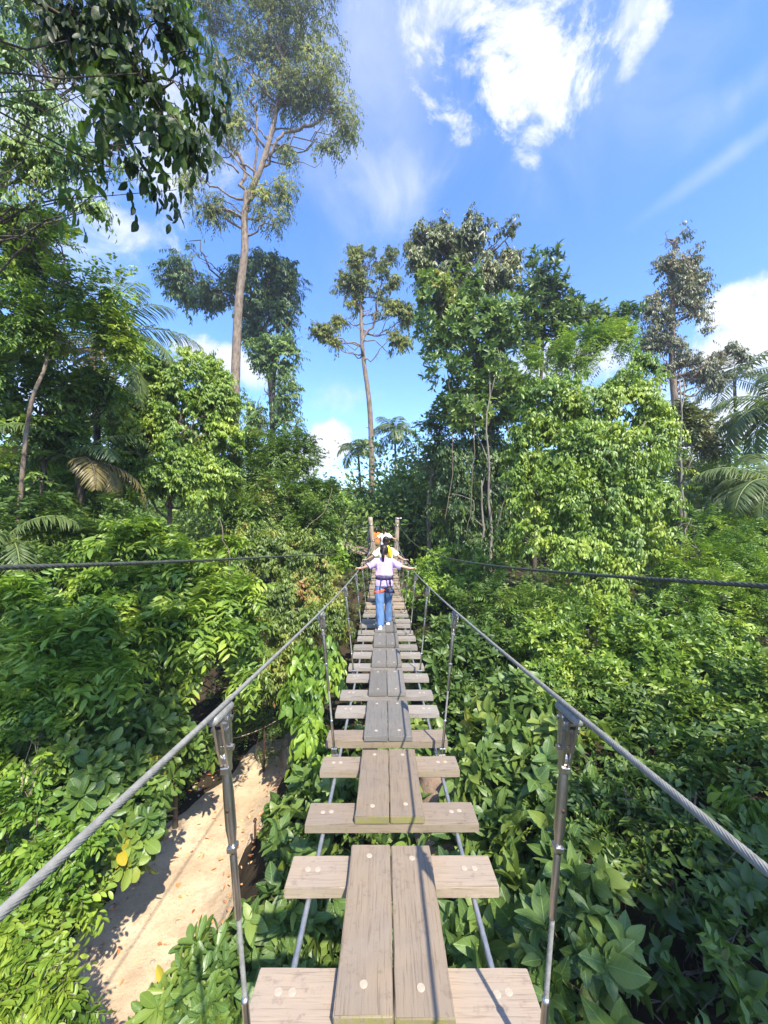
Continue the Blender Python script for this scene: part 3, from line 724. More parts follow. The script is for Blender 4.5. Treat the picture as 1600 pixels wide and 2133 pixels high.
sidecable([(0, 1183, 1.38), (260, 1173, 2.1), (454, 1166, 3.0), (645, 1158, 6.0), (722, 1150, 10), (755, 1134, 14), (767, 1112, 16), (773, 1098, 16.85)],
          'thick dark twisted cable crossing the left side at eye height', (-1.6, -2, CZ + .25))
sidecable([(1600, 1220, 1.38), (1340, 1207, 2.0), (1185, 1193, 2.7), (1000, 1172, 4.8), (905, 1157, 8.2), (862, 1131, 11.6), (840, 1106, 15), (828, 1088, 16.85)],
          'thick dark twisted cable crossing the right side at eye height', (1.65, -2, CZ + .2))

# second, slatted bridge leading off to the left from the far landing
sb = empty('slatted_bridge', (-.8, 17.6, PB)); tag(sb, 'small brown slatted bridge leading off left behind the far posts', 'suspension bridge')
A_ = P(772, 1152, 17.6); B_ = P(655, 1112, 21.5); tt = np.linspace(0, 1, 26); per = nrmz(np.array((B_ - A_)[[1, 0, 2]]) * (1, -1, 0))
yaw = math.atan2((B_ - A_)[1], (B_ - A_)[0]); pit = math.atan2((B_ - A_)[2], np.linalg.norm((B_ - A_)[:2])); RM = np.array(Matrix.Rotation(yaw, 3, 'Z') @ Matrix.Rotation(-pit, 3, 'Y'))
for q in tt:
    mb = MB(); mb.box(A_ + (B_ - A_) * q, (.13, 1.0, .045), RM, .004); mb.build('slat', M['cross'], sb)
for s in (-1, 1):
    o_ = per * .48 * s; mb = MB(); mb.tube(np.array([A_ + (B_ - A_) * q + o_ + (0, 0, -.06) for q in tt]), .03, 6); mb.build('edge_beam', M['cross'], sb)
    for hh in (.95, .42):
        mb = MB(); mb.tube(np.array([A_ + (B_ - A_) * q + o_ * 1.05 + (0, 0, hh + .25 * (1 - q) ** 2) for q in tt]), .014, 6); mb.build('rail_cable', M['galv_dark'], sb)
    for q in tt[2::4]:
        mb = MB(); c_ = A_ + (B_ - A_) * q + o_ * 1.03; mb.tube(np.array([c_, c_ + (0, 0, .95 + .25 * (1 - q) ** 2)]), .012, 6); mb.build('hanger', M['galv_dark'], sb)

# ------------------------------------------------------------------ people
SKIN = simple_mat('skin', (.52, .30, .20), (.60, .36, .25), 20, .55, 0, .05)
HAIR = simple_mat('hair', (.012, .008, .007), (.035, .022, .018), 60, .38, 0, .4, (1, 1, .1))
CLOTH = {n: simple_mat('cloth_' + n, c, tuple(min(1, x * 1.08) for x in c), 30, .85, 0, .35) for n, c in dict(
    lilac=(.47, .36, .60), cream=(.80, .74, .58), yellow=(.85, .60, .02), white=(.82, .80, .79), orange=(.75, .20, .03), denim=(.09, .17, .33), dark=(.03, .03, .04), black=(.012, .012, .016),
    strap=(.03, .02, .05), red=(.70, .13, .05), shoe=(.60, .58, .68), khaki=(.20, .16, .11)).items()}
def remesh(mb, name, mat, voxel, smooth=4, parent=None, fold=0.0, seed=0, origin=(0, 0, 0)):
    tmp = mb.build(name, None); md = tmp.modifiers.new('r', 'REMESH'); md.mode = 'VOXEL'; md.voxel_size = voxel
    sm = tmp.modifiers.new('s', 'SMOOTH'); sm.factor = .5; sm.iterations = smooth
    dg = bpy.context.evaluated_depsgraph_get(); me = bpy.data.meshes.new_from_object(tmp.evaluated_get(dg)); bpy.data.objects.remove(tmp)
    n = len(me.vertices); V = np.empty(n * 3, np.float32); me.vertices.foreach_get('co', V); V = V.reshape(-1, 3).astype(float)
    if fold:
        N = np.empty(n * 3, np.float32); me.vertices.foreach_get('normal', N); N = N.reshape(-1, 3)
        f = (vnoise(V * (14, 14, 6) + seed, seed) - .5) + .6 * (vnoise(V * (34, 34, 12) + seed, seed + 1) - .5); V = V + N * (f * fold)[:, None]
    V = V + np.array(origin); me.vertices.foreach_set('co', V.astype(np.float32).ravel())
    me.materials.clear(); me.materials.append(mat)
    me.polygons.foreach_set('use_smooth', np.ones(len(me.polygons), bool)); me.update()
    o = link(name, me, parent); return o
def elliptube(mb, rings, seg=20):
    """rings: (x, y, z, rx, ry)"""
    th = np.arange(seg) * 2 * np.pi / seg; n = len(rings)
    V = np.array([[(x + rx * math.cos(t), y + ry * math.sin(t), z) for t in th] for x, y, z, rx, ry in rings]).reshape(-1, 3)
    F = [(i * seg + j, i * seg + (j + 1) % seg, (i + 1) * seg + (j + 1) % seg, (i + 1) * seg + j) for i in range(n - 1) for j in range(seg)]
    F += [tuple(range(seg - 1, -1, -1)), tuple(range((n - 1) * seg, n * seg))]; mb.add(V, F)
def person(label, x, y, z0, H, hands, top, bottom, shoe, hair='pony', stride=.12, turn=0.0, seed=1, harness=False, scarf=False, vox=.008, headtilt=0.0):
    s = H / 1.6; root = empty('person', (x, y, z0)); tag(root, label, 'person', 'people crossing the bridge')
    L = lambda *a: np.array([np.array(q) * s for q in a]); b = MB()
    hy = -stride / 2
    feet = {-1: (-.075, -stride * .75, .0), 1: (.08, stride * .75, .0)}
    for sx in (-1, 1):
        fx, fy, fz = feet[sx]; lift = .0 if sx > 0 else .0
        b.tube(L((sx * .085, hy * .3, .82), (sx * .088, fy * .35 + .03, .62), (fx * 1.0, fy * .6 + .03, .46), (fx, fy * .85, .28), (fx, fy, .08)), np.array([.070, .070, .055, .052, .034]) * s, 14)
        b.ball(np.array((fx, fy + .06, .035)) * s, np.array((.036, .10, .033)) * s)
    elliptube(b, [(0, 0, .80 * s, .115 * s, .08 * s), (0, 0, .90 * s, .128 * s, .085 * s), (0, 0, 1.0 * s, .120 * s, .082 * s), (0, 0, 1.15 * s, .145 * s, .095 * s), (0, 0, 1.27 * s, .160 * s, .09 * s), (0, 0, 1.33 * s, .11 * s, .065 * s), (0, 0, 1.36 * s, .05 * s, .05 * s)])
    b.tube(L((0, 0, 1.30), (0, .008, 1.37), (0, .016, 1.44)), np.array([.052, .046, .046]) * s, 14)
    hc = np.array((0, .02 + headtilt * .3, 1.492)) * s
    b.ball(hc, np.array((.072, .088, .108)) * s, 20, 14); b.ball(hc + np.array((0, .045, -.055)) * s, np.array((.048, .045, .055)) * s)
    b.ball(hc + np.array((0, .098, -.012)) * s, np.array((.012, .018, .022)) * s)
    for sx in (-1, 1): b.ball(hc + np.array((sx * .076, 0, -.008)) * s, np.array((.012, .02, .032)) * s)
    elbows = {}
    for sx in (-1, 1):
        hx, hyy, hz = hands[sx]; hand_p = np.array((hx, hyy, hz)); sh = np.array((sx * .165, 0, 1.30)) * s
        wr = hand_p + np.array((-sx * .07, -.03, .018)); el = (sh + wr) / 2 + np.array((0, -.05, -.035)) * s; elbows[sx] = el
        b.tube(np.array([sh - (sx * .03, 0, 0), sh, (sh + el) / 2, el, (el + wr) / 2, wr]), np.array([.05, .047, .040, .033, .030, .021]) * s, 12)
        palm = wr + np.array((sx * .045, .02, .002)); b.ball(palm, (.045, .036, .015)); b.tube(np.array([wr, palm]), [.020, .022], 10)
        for f in range(4):
            o0 = palm + np.array((sx * .028, -.028 + .0185 * f, .006)); ln = (.026, .031, .029, .022)[f]
            b.tube(np.array([o0, o0 + (sx * ln, .004 * (f - 1.5), .0), o0 + (sx * (ln + .014), .004 * (f - 1.5), -.022), o0 + (sx * (ln + .002), .003 * (f - 1.5), -.038)]), [.0088, .0082, .0078, .0068], 8)
        t0 = palm + np.array((-sx * .012, .030, -.002)); b.tube(np.array([t0, t0 + (sx * .012, .024, -.014), t0 + (sx * .022, .030, -.032)]), [.011, .0098, .0080], 8)
    remesh(b, 'body', SKIN, .0062 if vox < .009 else .008, 2, root, origin=(x, y, z0))
    # shirt
    c = MB(); hem = .76 if harness else .86
    rr = [(0, 0, hem * s, .165 * s, .118 * s), (0, 0, .90 * s, .168 * s, .118 * s), (0, 0, 1.0 * s, .150 * s, .108 * s), (0, 0, 1.12 * s, .172 * s, .122 * s), (0, 0, 1.24 * s, .185 * s, .112 * s), (0, 0, 1.315 * s, .150 * s, .085 * s), (0, 0, 1.352 * s, .075 * s, .06 * s)]
    if harness: rr = [(0, 0, .80 * s, .182 * s, .134 * s), (0, 0, .87 * s, .180 * s, .132 * s), (0, 0, .945 * s, .158 * s, .114 * s), (0, 0, .975 * s, .160 * s, .118 * s), (0, -.01 * s, 1.02 * s, .188 * s, .135 * s)] + rr[3:]
    elliptube(c, rr, 26)
    for sx in (-1, 1):
        sh = np.array((sx * .15, 0, 1.285)) * s; el = elbows[sx]; e = sh + (el - sh) * (1.0 if harness else .85); e = e + np.array((0, 0, -.012))
        c.tube(np.array([sh - (sx * .05 * s, 0, 0), sh, (sh + e) / 2 + (0, 0, -.01), e]), np.array([.062, .064, .068, .074]) * s, 16)
    remesh(c, 'shirt', CLOTH[top], vox, 3, root, fold=.022, seed=seed, origin=(x, y, z0))
    # trousers
    t = MB(); elliptube(t, [(0, 0, .77 * s, .158 * s, .120 * s), (0, 0, .86 * s, .168 * s, .122 * s), (0, 0, .93 * s, .158 * s, .112 * s), (0, 0, .97 * s, .14 * s, .098 * s)])
    for sx in (-1, 1):
        fx, fy, fz = feet[sx]
        t.tube(L((sx * .075, 0, .83), (sx * .086, fy * .35 + .01, .64), (fx * 1.02, fy * .6 + .015, .46), (fx, fy * .85 - .01, .25), (fx, fy - .012, .075)), np.array([.098, .094, .076, .072, .070]) * s, 16)
    remesh(t, 'trousers', CLOTH[bottom], vox, 3, root, fold=.020, seed=seed + 3, origin=(x, y, z0))
    for sx in (-1, 1):
        fx, fy, fz = feet[sx]; k = MB(); k.ball(np.array((fx, fy + .055, .048)) * s, np.array((.047, .128, .045)) * s); k.ball(np.array((fx, fy - .02, .07)) * s, np.array((.045, .055, .06)) * s)
        k.box(np.array((fx, fy + .05, .016)) * s, np.array((.082, .245, .032)) * s, None, .012)
        remesh(k, 'shoe', CLOTH[shoe], .006, 2, root, origin=(x, y, z0))
    h = MB(); h.ball(hc + np.array((0, -.014, .012)) * s, np.array((.082, .092, .110)) * s, 20, 14)
    if hair == 'pony':
        h.ball(hc + np.array((-.004, -.105, .022)) * s, np.array((.030, .030, .028)) * s)
        h.tube(hc + L((-.004, -.095, .03), (-.012, -.135, -.01), (-.018, -.135, -.10), (-.014, -.115, -.19), (-.022, -.105, -.255)), np.array([.018, .031, .037, .028, .008]) * s, 12)
    elif hair == 'bun': h.ball(hc + np.array((0, -.085, .05)) * s, np.array((.045, .04, .04)) * s); h.ball(hc + np.array((0, -.05, -.05)) * s, np.array((.07, .055, .06)) * s)
    elif hair == 'long': h.tube(hc + L((0, -.05, .03), (0, -.085, -.05), (0, -.10, -.16)), np.array([.07, .068, .03]) * s, 12)
    remesh(h, 'hair', HAIR, .007, 2, root, fold=.012, seed=seed + 5, origin=(x, y, z0))
    if scarf:
        k = MB(); k.tube(L((-.03, -.04, 1.37), (.03, -.10, 1.35), (.085, -.135, 1.26), (.12, -.135, 1.12)), np.array([.04, .06, .075, .034]) * s, 14)
        remesh(k, 'scarf', CLOTH['yellow'], .008, 2, root, fold=.02, seed=3, origin=(x, y, z0))
    if harness:
        og = np.array((x, y, z0)); th = np.linspace(0, 2 * np.pi, 33)
        def loop(zc, rx, ry, wd, mt, nm, cx=0, cy=0, tiltx=0.0, thick=.008):
            V = []; 
            for a in th[:-1]:
                for (dr, dzz) in ((0, -wd / 2), (thick, -wd / 2), (thick, wd / 2), (0, wd / 2)):
                    V.append(((cx + (rx + dr) * math.cos(a)) * s, (cy + (ry + dr) * math.sin(a)) * s, (zc + dzz + tiltx * math.cos(a)) * s))
            F = []
            for i in range(32):
                for j in range(4): F.append((i * 4 + j, ((i + 1) % 32) * 4 + j, ((i + 1) % 32) * 4 + (j + 1) % 4, i * 4 + (j + 1) % 4))
            k = MB(); k.add(np.array(V) + og, F); return k.build(nm, CLOTH[mt], root)
        loop(.952, .162, .120, .045, 'strap', 'harness_belt'); 
        loop(.70, .108, .122, .065, 'red', 'leg_loop', -.086, -.01, .03); loop(.70, .108, .124, .045, 'strap', 'leg_loop', .088, .01, -.02)
        for sx, e in ((-1, -.075), (1, .085)):
            k = MB(); k.tube(og + L((sx * .055, -.13, .95), (sx * .062, -.146, .86), (sx * .078, -.145, .76), (e, -.140, .70)), .008 * s, 8); k.build('harness_strap', CLOTH['strap'], root)
        k = MB(); k.tube(og + L((.12, -.10, .94), (.132, -.12, .86), (.125, -.115, .80), (.15, -.11, .75), (.19, -.09, .72), (.205, -.08, .66)), .009 * s, 8); k.tube(og + L((.10, -.125, .93), (.104, -.14, .86), (.118, -.14, .80), (.130, -.13, .86), (.12, -.12, .93)), .006 * s, 8)
        k.build('lanyard', CLOTH['black'], root)
    return root
bz = lambda y: dz(y) + BT
def hp(x0, y0, yh, dx=0.0):
    z0 = bz(y0)
    return {sx: (XC + sx * (HX + dx) - x0, yh - y0, dz(yh) + HR + .030 - z0) for sx in (-1, 1)}
person('person in lilac T-shirt and blue jeans with a climbing harness, hair in ponytail', .0, 7.30, bz(7.30), 1.53, hp(0, 7.30, 7.37), 'lilac', 'denim', 'shoe', 'pony', .26, seed=2, harness=True)
person('second person in cream top with yellow scarf, arms spread to both cables', .045, 9.6, bz(9.6), 1.66, hp(.045, 9.6, 9.68), 'cream', 'dark', 'shoe', 'bun', .2, seed=5, scarf=True, vox=.01)
person('third person in white T-shirt with long black ponytail between the far posts', .02, 15.95, bz(15.95), 1.60, hp(.02, 15.95, 16.0, -.02), 'white', 'dark', 'dark', 'pony', .15, seed=8, vox=.012)
person('farthest person in orange top standing on the landing platform', -.34, 17.6, PB, 1.58, {-1: (-.30, .05, .80), 1: (.30, .05, .80)}, 'orange', 'khaki', 'dark', 'long', .1, seed=9, vox=.012)

# ------------------------------------------------------------------ palms
def frond(root, base, az, el, length, rng, mat='l_palm', leaflets=74, ll=.55, droop=1.0, lw=.055, old=False):
    n = 15; t = np.linspace(0, 1, n); d = np.array((math.cos(az), math.sin(az), 0))
    ang = el - droop * 1.5 * t ** 1.4; st = length / (n - 1)
    pts = [np.array(base, float)]
    for i in range(1, n): pts.append(pts[-1] + st * (d * math.cos(ang[i]) + np.array((0, 0, 1.)) * math.sin(ang[i])))
    pts = np.array(pts); T = nrmz(np.gradient(pts, axis=0)); sd = np.array((-d[1], d[0], 0)); N = np.cross(sd, T) * -1; N = N * np.sign(N[:, 2:3] + 1e-6)
    k = leaflets; s_ = .12 + .88 * (np.arange(k) // 2 + .5) / (k / 2); f = s_ * (n - 1); i = np.minimum(f.astype(int), n - 2); w = (f - i)[:, None]
    p = pts[i] * (1 - w) + pts[i + 1] * w; tt = T[i]; nn = N[i]; sg = np.where(np.arange(k) % 2 == 0, 1., -1.)[:, None]
    a = nrmz(tt * (.35 + .45 * s_[:, None]) + sd * sg * 1.0 - np.array((0, 0, 1.)) * (.35 + .3 * rng.random((k, 1))) + nn * .15 + rng.normal(0, .07, (k, 3)))
    L = ll * np.sin(np.pi * np.clip(s_ * .88 + .1, 0, 1)) ** .6 * (.9 + .2 * rng.random(k))
    rv = np.clip((.95 if old else .25) + .3 * rng.random(k) + .25 * rng.random(), 0, .995)
    if old: rv = np.full(k, .97)
    tmpl = tm([(0, 0, 0), (.5, .25, 0), (.35, .7, -.10), (0, 1, -.35), (-.35, .7, -.10), (-.5, .25, 0), (0, .25, .02), (0, .7, -.07)], T_MIDF)
    o = leaves('frond', p, a, nn + rng.normal(0, .1, (k, 3)), L, np.full(k, lw) * (L / ll) ** .3, tmpl, M[mat], rng, root, rv)
    mb = MB(); mb.tube(pts, .022 * (1 - .85 * t) + .004, 5); mb.build('rachis', M['twig'] if old else M['petiole'], o)
    return o
T_MIDF = [(0, 1, 6), (6, 1, 2, 7), (7, 2, 3), (0, 6, 5), (6, 7, 4, 5), (7, 3, 4)]
M['petiole'] = simple_mat('petiole', (.10, .14, .035), (.18, .22, .07), 10, .5)
def palm(label, crown, n=12, length=2.2, ll=.55, seed=1, mat='l_palm', base=None, r=.10, azs=None, els=(-.1, 1.2), lw=.055, dead=0, group='palms among the trees', lk=74):
    rng = np.random.default_rng(seed * 31); c = np.array(crown, float); bx, by = base or (c[0] + rng.normal(0, .2), c[1] + .2); g0 = float(ground(bx, by)) - .1
    root = empty('palm_tree', (bx, by, g0)); tag(root, label, 'palm tree', group)
    mb = MB(); t = np.linspace(0, 1, 24)[:, None]; a = np.array((bx, by, g0)); pts = a + (c - a) * t + np.array((1, .4, 0)) * .15 * np.sin(t * 3.1); rr = r * (1.15 - .35 * t[:, 0]) * (1 + .05 * (np.arange(24) % 2)); mb.tube(pts, rr, 12)
    mb.build('trunk', M['bark_dark'], root)
    for i in range(n):
        az = (azs[i] if azs is not None and i < len(azs) else i * 2.4 + rng.normal(0, .2)); el = els[0] + (els[1] - els[0]) * ((i + .5) / n) + rng.normal(0, .08)
        frond(root, c, az, el, length * (.85 + .3 * rng.random()), rng, mat, lk, ll, 1.0 + .25 * rng.random(), lw, old=i < dead)
    return root

# ground cover
def cover(name, label, x0, x1, y0, y1, n, kind, leaf, K, S, mat, seed, lo=.05, hi_=.5, tmpl=None, wr=None, mask=None, uv=False):
    rng = np.random.default_rng(seed); x = rng.uniform(x0, x1, n); y = rng.uniform(y0, y1, n)
    keep = vnoise(np.stack([x * 1.1, y * 1.1, x * 0], -1), seed) > .30
    if mask is not None: keep &= mask(x, y)
    x = x[keep]; y = y[keep]; n = len(x); z = ground(x, y) + lo + (hi_ - lo) * rng.random(n) * (.4 + 1.2 * vnoise(np.stack([x * .8, y * .8, x * 0], -1), seed + 1))
    D = nrmz(rng.normal(0, .55, (n, 3)) + (0, -.15, .75)); q = sprays(kind, np.stack([x, y, z], -1), D, S, K, leaf, rng); t_, w_ = KINDS[kind]
    o = leaves(name, q[0], q[1], q[2], q[3], q[3] * (wr or w_), tmpl or t_, M[mat], rng, None, q[4] * .95, uv)
    return tag(o, label, 'ground cover', kind='stuff')
# ------------------------------------------------------------------ far backdrop of forest
def forest(name, label, x0, x1, y0, y1, n, hlo, hhi, mat, seed, leaf=.5):
    rng = np.random.default_rng(seed); m = n
    c = np.stack([rng.uniform(x0, x1, m), rng.uniform(y0, y1, m)], -1); h = rng.uniform(hlo, hhi, m) * (.75 + .5 * vnoise(np.stack([c[:, 0] * .12, c[:, 1] * .12, c[:, 0] * 0], -1), seed))
    h = np.where(np.abs(c[:, 0] / c[:, 1] + .155) < .10, h * .5, h)
    K = 420; d = nrmz(rng.normal(size=(m, K, 3))); rad = rng.uniform(1.6, 3.4, m)
    z0 = ground(c[:, 0], c[:, 1])
    hh = np.stack([rad, rad, h * .5], -1); lum = 1 + .5 * (vnoise(d * 2.2 + c[:, None, :1], seed) - .5)
    p = np.stack([c[:, 0], c[:, 1], z0 + h * .55], -1)[:, None] + d * hh[:, None] * (lum * (.7 + .3 * rng.random((m, K))))[..., None]
    p = p.reshape(-1, 3); dd = d.reshape(-1, 3); n_ = len(p)
    a = nrmz(dd + rng.normal(0, .6, (n_, 3)) - (0, 0, .3)); L = leaf * (.6 + .8 * rng.random(n_)) * (np.clip(p[:, 1], 14, 60) / 30) ** .5
    o = leaves(name, p, a, dd + rng.normal(0, .4, (n_, 3)), L, L * .45, T_LO, M[mat], rng, None, np.clip(np.repeat(rng.random(m) * .5, K) + rng.random(n_) * .45, 0, .99))
    return tag(o, label, 'forest', kind='stuff')
forest('forest', 'dense dark green forest closing the view behind the landing', -30, 34, 26, 48, 240, 3.5, 6.5, 'l_mid', 3, .42)
forest('treeline', 'continuous mid height forest filling in behind the trees on both sides', -26, 30, 19, 27, 150, 5.0, 8.0, 'l_mid', 13, .34)
forest('side_thicket', 'dense thicket on the slope left of the ravine', -34, -11.5, -8, 20, 110, 3.5, 6.0, 'l_mid', 21, .30)
forest('side_thicket', 'dense thicket on the slope right of the ravine', 12, 34, -8, 20, 110, 3.5, 6.0, 'l_mid', 22, .30)
cover('bank_cover', 'small leaved weeds on the shaded right bank', 1.2, 6.5, .5, 6.5, 2600, 'alt', .10, 8, .22, 'l_mid', 47, .1, .6)
forest('undergrowth', 'dark undergrowth in the shade behind the far posts', -9, 12, 20, 26, 60, 2.6, 4.4, 'l_dark', 6, .30)

offpath = lambda x, y: (x < -4.5) | (x > -1.55) | (y > 9.9)
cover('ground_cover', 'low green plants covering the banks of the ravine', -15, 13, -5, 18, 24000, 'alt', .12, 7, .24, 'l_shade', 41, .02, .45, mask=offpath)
cover('ground_creeper', 'tiny leaved creeper along the edges of the path', -5.0, -4.05, 3.6, 9.6, 1100, 'alt', .05, 7, .12, 'l_fresh', 43, .02, .10)
cover('broadleaf_cover', 'broad leaved weeds in the shade under the planks', -1.35, 1.6, 2.0, 7.5, 620, 'whorl', .17, 6, .16, 'l_broad', 44, .05, .6, tmpl=T_OV, wr=.55, uv=True)

# ------------------------------------------------------------------ tall trees
g_ = lambda px, py, Y: P(px, py, Y)
# the giant on the left
rngT = np.random.default_rng(3)
YT = 22.0
tpts = [g_(487, 1010, YT), g_(490, 820, YT), g_(497, 640, YT), g_(510, 520, YT), g_(512, 430, YT), g_(545, 345, YT), g_(572, 250, YT), g_(590, 130, YT)]
tpts[0] = np.array((tpts[0][0], YT, float(ground(tpts[0][0], YT)) - .2))
big = plant('tree', 'tree', 'tallest pale trunked tree, forked high up, with an airy crown against the sky',
    [(430, 30, 60, 70, YT), (520, 20, 80, 80, YT), (610, 50, 90, 80, YT), (560, 130, 90, 70, YT), (470, 150, 60, 70, YT), (660, 130, 70, 70, YT), (700, 220, 50, 55, YT), (640, 200, 70, 45, YT), (725, 270, 32, 40, YT),
     (680, 315, 40, 32, YT), (590, 200, 60, 60, YT), (600, 310, 30, 34, YT), (590, 395, 34, 44, YT), (575, 455, 30, 32, YT), (430, 300, 48, 48, YT), (400, 380, 34, 40, YT), (440, 440, 50, 40, YT), (545, 420, 30, 50, YT), (480, -60, 120, 70, YT), (620, -40, 110, 70, YT), (490, 250, 46, 60, YT)],
    'droop', .20, 8200, 8, .55, 'l_tall', 'bark_pale', wr=.30, trunk_pts=tpts, trunk_r=.29, shell=.15, clump=1.1, thr=.36, lump=.3, outw=.9, upw=-.2, seed=3, limbs=2, sag=.05, lr=.075)
# left limb of the fork
mb = MB(); ra = np.random.default_rng(12)
for a, b, r0, r1 in ((g_(512, 440, YT), g_(492, 320, YT), .12, .10), (g_(492, 320, YT), g_(480, 190, YT), .10, .06), (g_(480, 190, YT), g_(455, 40, YT), .07, .03), (g_(545, 345, YT), g_(600, 275, YT), .09, .07), (g_(600, 275, YT), g_(680, 230, YT), .10, .07),
                     (g_(680, 230, YT), g_(690, 130, YT), .07, .03), (g_(680, 230, YT), g_(712, 262, YT), .05, .03), (g_(530, 365, YT), g_(535, 230, YT), .08, .06), (g_(535, 230, YT), g_(560, 90, YT), .07, .03), (g_(497, 360, YT), g_(440, 330, YT), .06, .02), (g_(510, 470, YT), g_(430, 430, YT), .07, .02), (g_(520, 400, YT), g_(590, 440, YT), .05, .02)):
    limb(mb, a, b, r0, r1, ra, 10, .5, .03, 8)
o = mb.build('branch', M['bark_pale'], big)
plant('tree', 'tree', 'dark dense crowned tree behind the tallest trunk, shaggy and hung with climbers',
    [(395, 580, 52, 62, 27), (450, 600, 56, 48, 27), (385, 520, 22, 30, 27), (545, 570, 60, 50, 27), (590, 590, 38, 55, 27), (520, 620, 50, 50, 27), (580, 660, 40, 50, 27), (530, 690, 34, 34, 27)],
    'droop', .26, 3600, 8, .55, 'l_dark', 'bark_dark', trunk_pts=[(P(568, 1000, 27)[0], 27, 3), P(567, 860, 27), P(550, 720, 27), P(520, 600, 27)], trunk_r=.24, shell=.35, clump=1.2, thr=.40, seed=4, limbs=3, upw=-.1, lump=.4, wr=.36)
plant('tree', 'tree', 'column of loose mid green foliage hanging below the dark crown',
    [(590, 735, 42, 46, 25), (545, 740, 30, 40, 25), (600, 820, 32, 52, 25), (545, 830, 42, 30, 25), (595, 880, 30, 34, 25), (530, 870, 24, 30, 25)],
    'droop', .22, 1500, 8, .5, 'l_mid', 'bark_dark', trunk_pts=[(P(568, 1000, 25)[0], 25, 3), P(568, 860, 25), P(575, 740, 25)], trunk_r=.22, shell=.3, clump=1.0, thr=.42, seed=5, limbs=3, lump=.45)
# slender tree centre
YC = 27.0
slender = plant("tree", "tree", 'slender pale trunked tree in the centre gap with tufted foliage',
    [(740, 535, 26, 24, YC), (795, 535, 34, 26, YC), (722, 590, 30, 26, YC), (765, 585, 34, 30, YC), (815, 585, 24, 34, YC), (740, 630, 24, 22, YC), (815, 650, 30, 28, YC), (845, 650, 22, 30, YC), (672, 690, 26, 24, YC), (710, 668, 20, 16, YC), (830, 705, 32, 22, YC), (790, 640, 16, 24, YC), (700, 715, 14, 12, YC)],
    'droop', .22, 2500, 8, .45, 'l_tall', 'bark_pale', trunk_pts=[(P(776, 1000, YC)[0], YC, 3.2), P(772, 880, YC), P(757, 745, YC), P(752, 650, YC), P(752, 560, YC)], trunk_r=.22, shell=.2, clump=.9, thr=.42, seed=6, limbs=2, lump=.4, lr=.055)
mb = MB()
for a, b, r0, r1 in ((P(757, 745, YC), P(785, 650, YC), .11, .07), (P(785, 650, YC), P(800, 560, YC), .07, .03), (P(757, 725, YC), P(705, 705, YC), .05, .03), (P(705, 705, YC), P(675, 695, YC), .03, .015), (P(790, 700, YC), P(840, 660, YC), .05, .02)): limb(mb, a, b, r0, r1, ra, 9, .4, .02, 7)
mb.build('branch', M['bark_pale'], slender)
# climber-covered tree right of centre
plant('tree', 'tree', 'big climber hung tree right of centre with greyish drooping top',
    [(905, 510, 50, 44, 17), (970, 490, 60, 44, 17), (1040, 510, 46, 50, 17), (930, 570, 60, 50, 17), (1010, 570, 60, 50, 17), (1060, 570, 30, 55, 17), (870, 520, 24, 50, 17), (930, 640, 50, 40, 17)],
    'droop', .20, 2700, 8, .45, 'l_olive', 'bark_dark', trunk_pts=[(P(1005, 1100, 17)[0], 17, 3), P(1010, 900, 17), P(990, 700, 17), P(980, 540, 17)], trunk_r=.17, shell=.35, clump=.8, thr=.40, seed=7, limbs=3, lump=.4, upw=-.2)
plant('climber', 'climber', 'large leaved dark climber cloaking the middle of the climber hung tree',
    [(930, 680, 55, 60, 16), (1000, 690, 60, 70, 16), (1060, 680, 50, 60, 16), (960, 770, 60, 60, 16), (1040, 780, 60, 60, 16), (920, 740, 34, 50, 16), (1000, 860, 60, 50, 16), (950, 850, 40, 40, 16), (1075, 830, 34, 50, 16), (905, 620, 30, 50, 16), (960, 620, 40, 50, 16)],
    'whorl', .27, 1900, 7, .3, 'l_mid', 'bark_dark', trunk_pts=[(P(1025, 1100, 16)[0], 16, 3), P(1022, 980, 16), P(1018, 860, 16), P(1000, 720, 16)], trunk_r=.10, shell=.35, clump=.7, thr=.40, seed=8, limbs=2, lump=.35, wr=.40)
plant('tree', 'tree', 'dark glossy tree with upright leaf rosettes right of the climber hung tree',
    [(1135, 580, 34, 40, 16.5), (1165, 620, 44, 40, 16.5), (1110, 620, 30, 40, 16.5), (1190, 660, 34, 34, 16.5), (1140, 680, 46, 46, 16.5), (1100, 700, 30, 40, 16.5), (1170, 720, 40, 30, 16.5), (1125, 540, 16, 18, 16.5), (1245, 665, 34, 22, 16.5), (1300, 660, 26, 24, 16.5), (1270, 690, 30, 20, 16.5)],
    'whorl', .26, 900, 7, .3, 'l_dark', 'bark_dark', trunk_pts=[(P(1110, 1100, 16.5)[0], 16.5, 3), P(1120, 900, 16.5), P(1130, 740, 16.5), P(1130, 600, 16.5)], trunk_r=.11, shell=.25, clump=.6, thr=.36, seed=9, limbs=3, lump=.4, wr=.38, upw=.8)
plant('tree', 'tree', 'feathery light green treetop showing above the big bright tree',
    [(1160, 730, 55, 34, 14), (1230, 705, 50, 36, 14), (1290, 700, 50, 34, 14), (1200, 750, 60, 28, 14), (1120, 750, 30, 26, 14)],
    'pin', .12, 900, 16, .55, 'l_fresh', 'bark_dark', trunk_r=.07, shell=.2, clump=.6, thr=.45, seed=10, limbs=3, lump=.4)
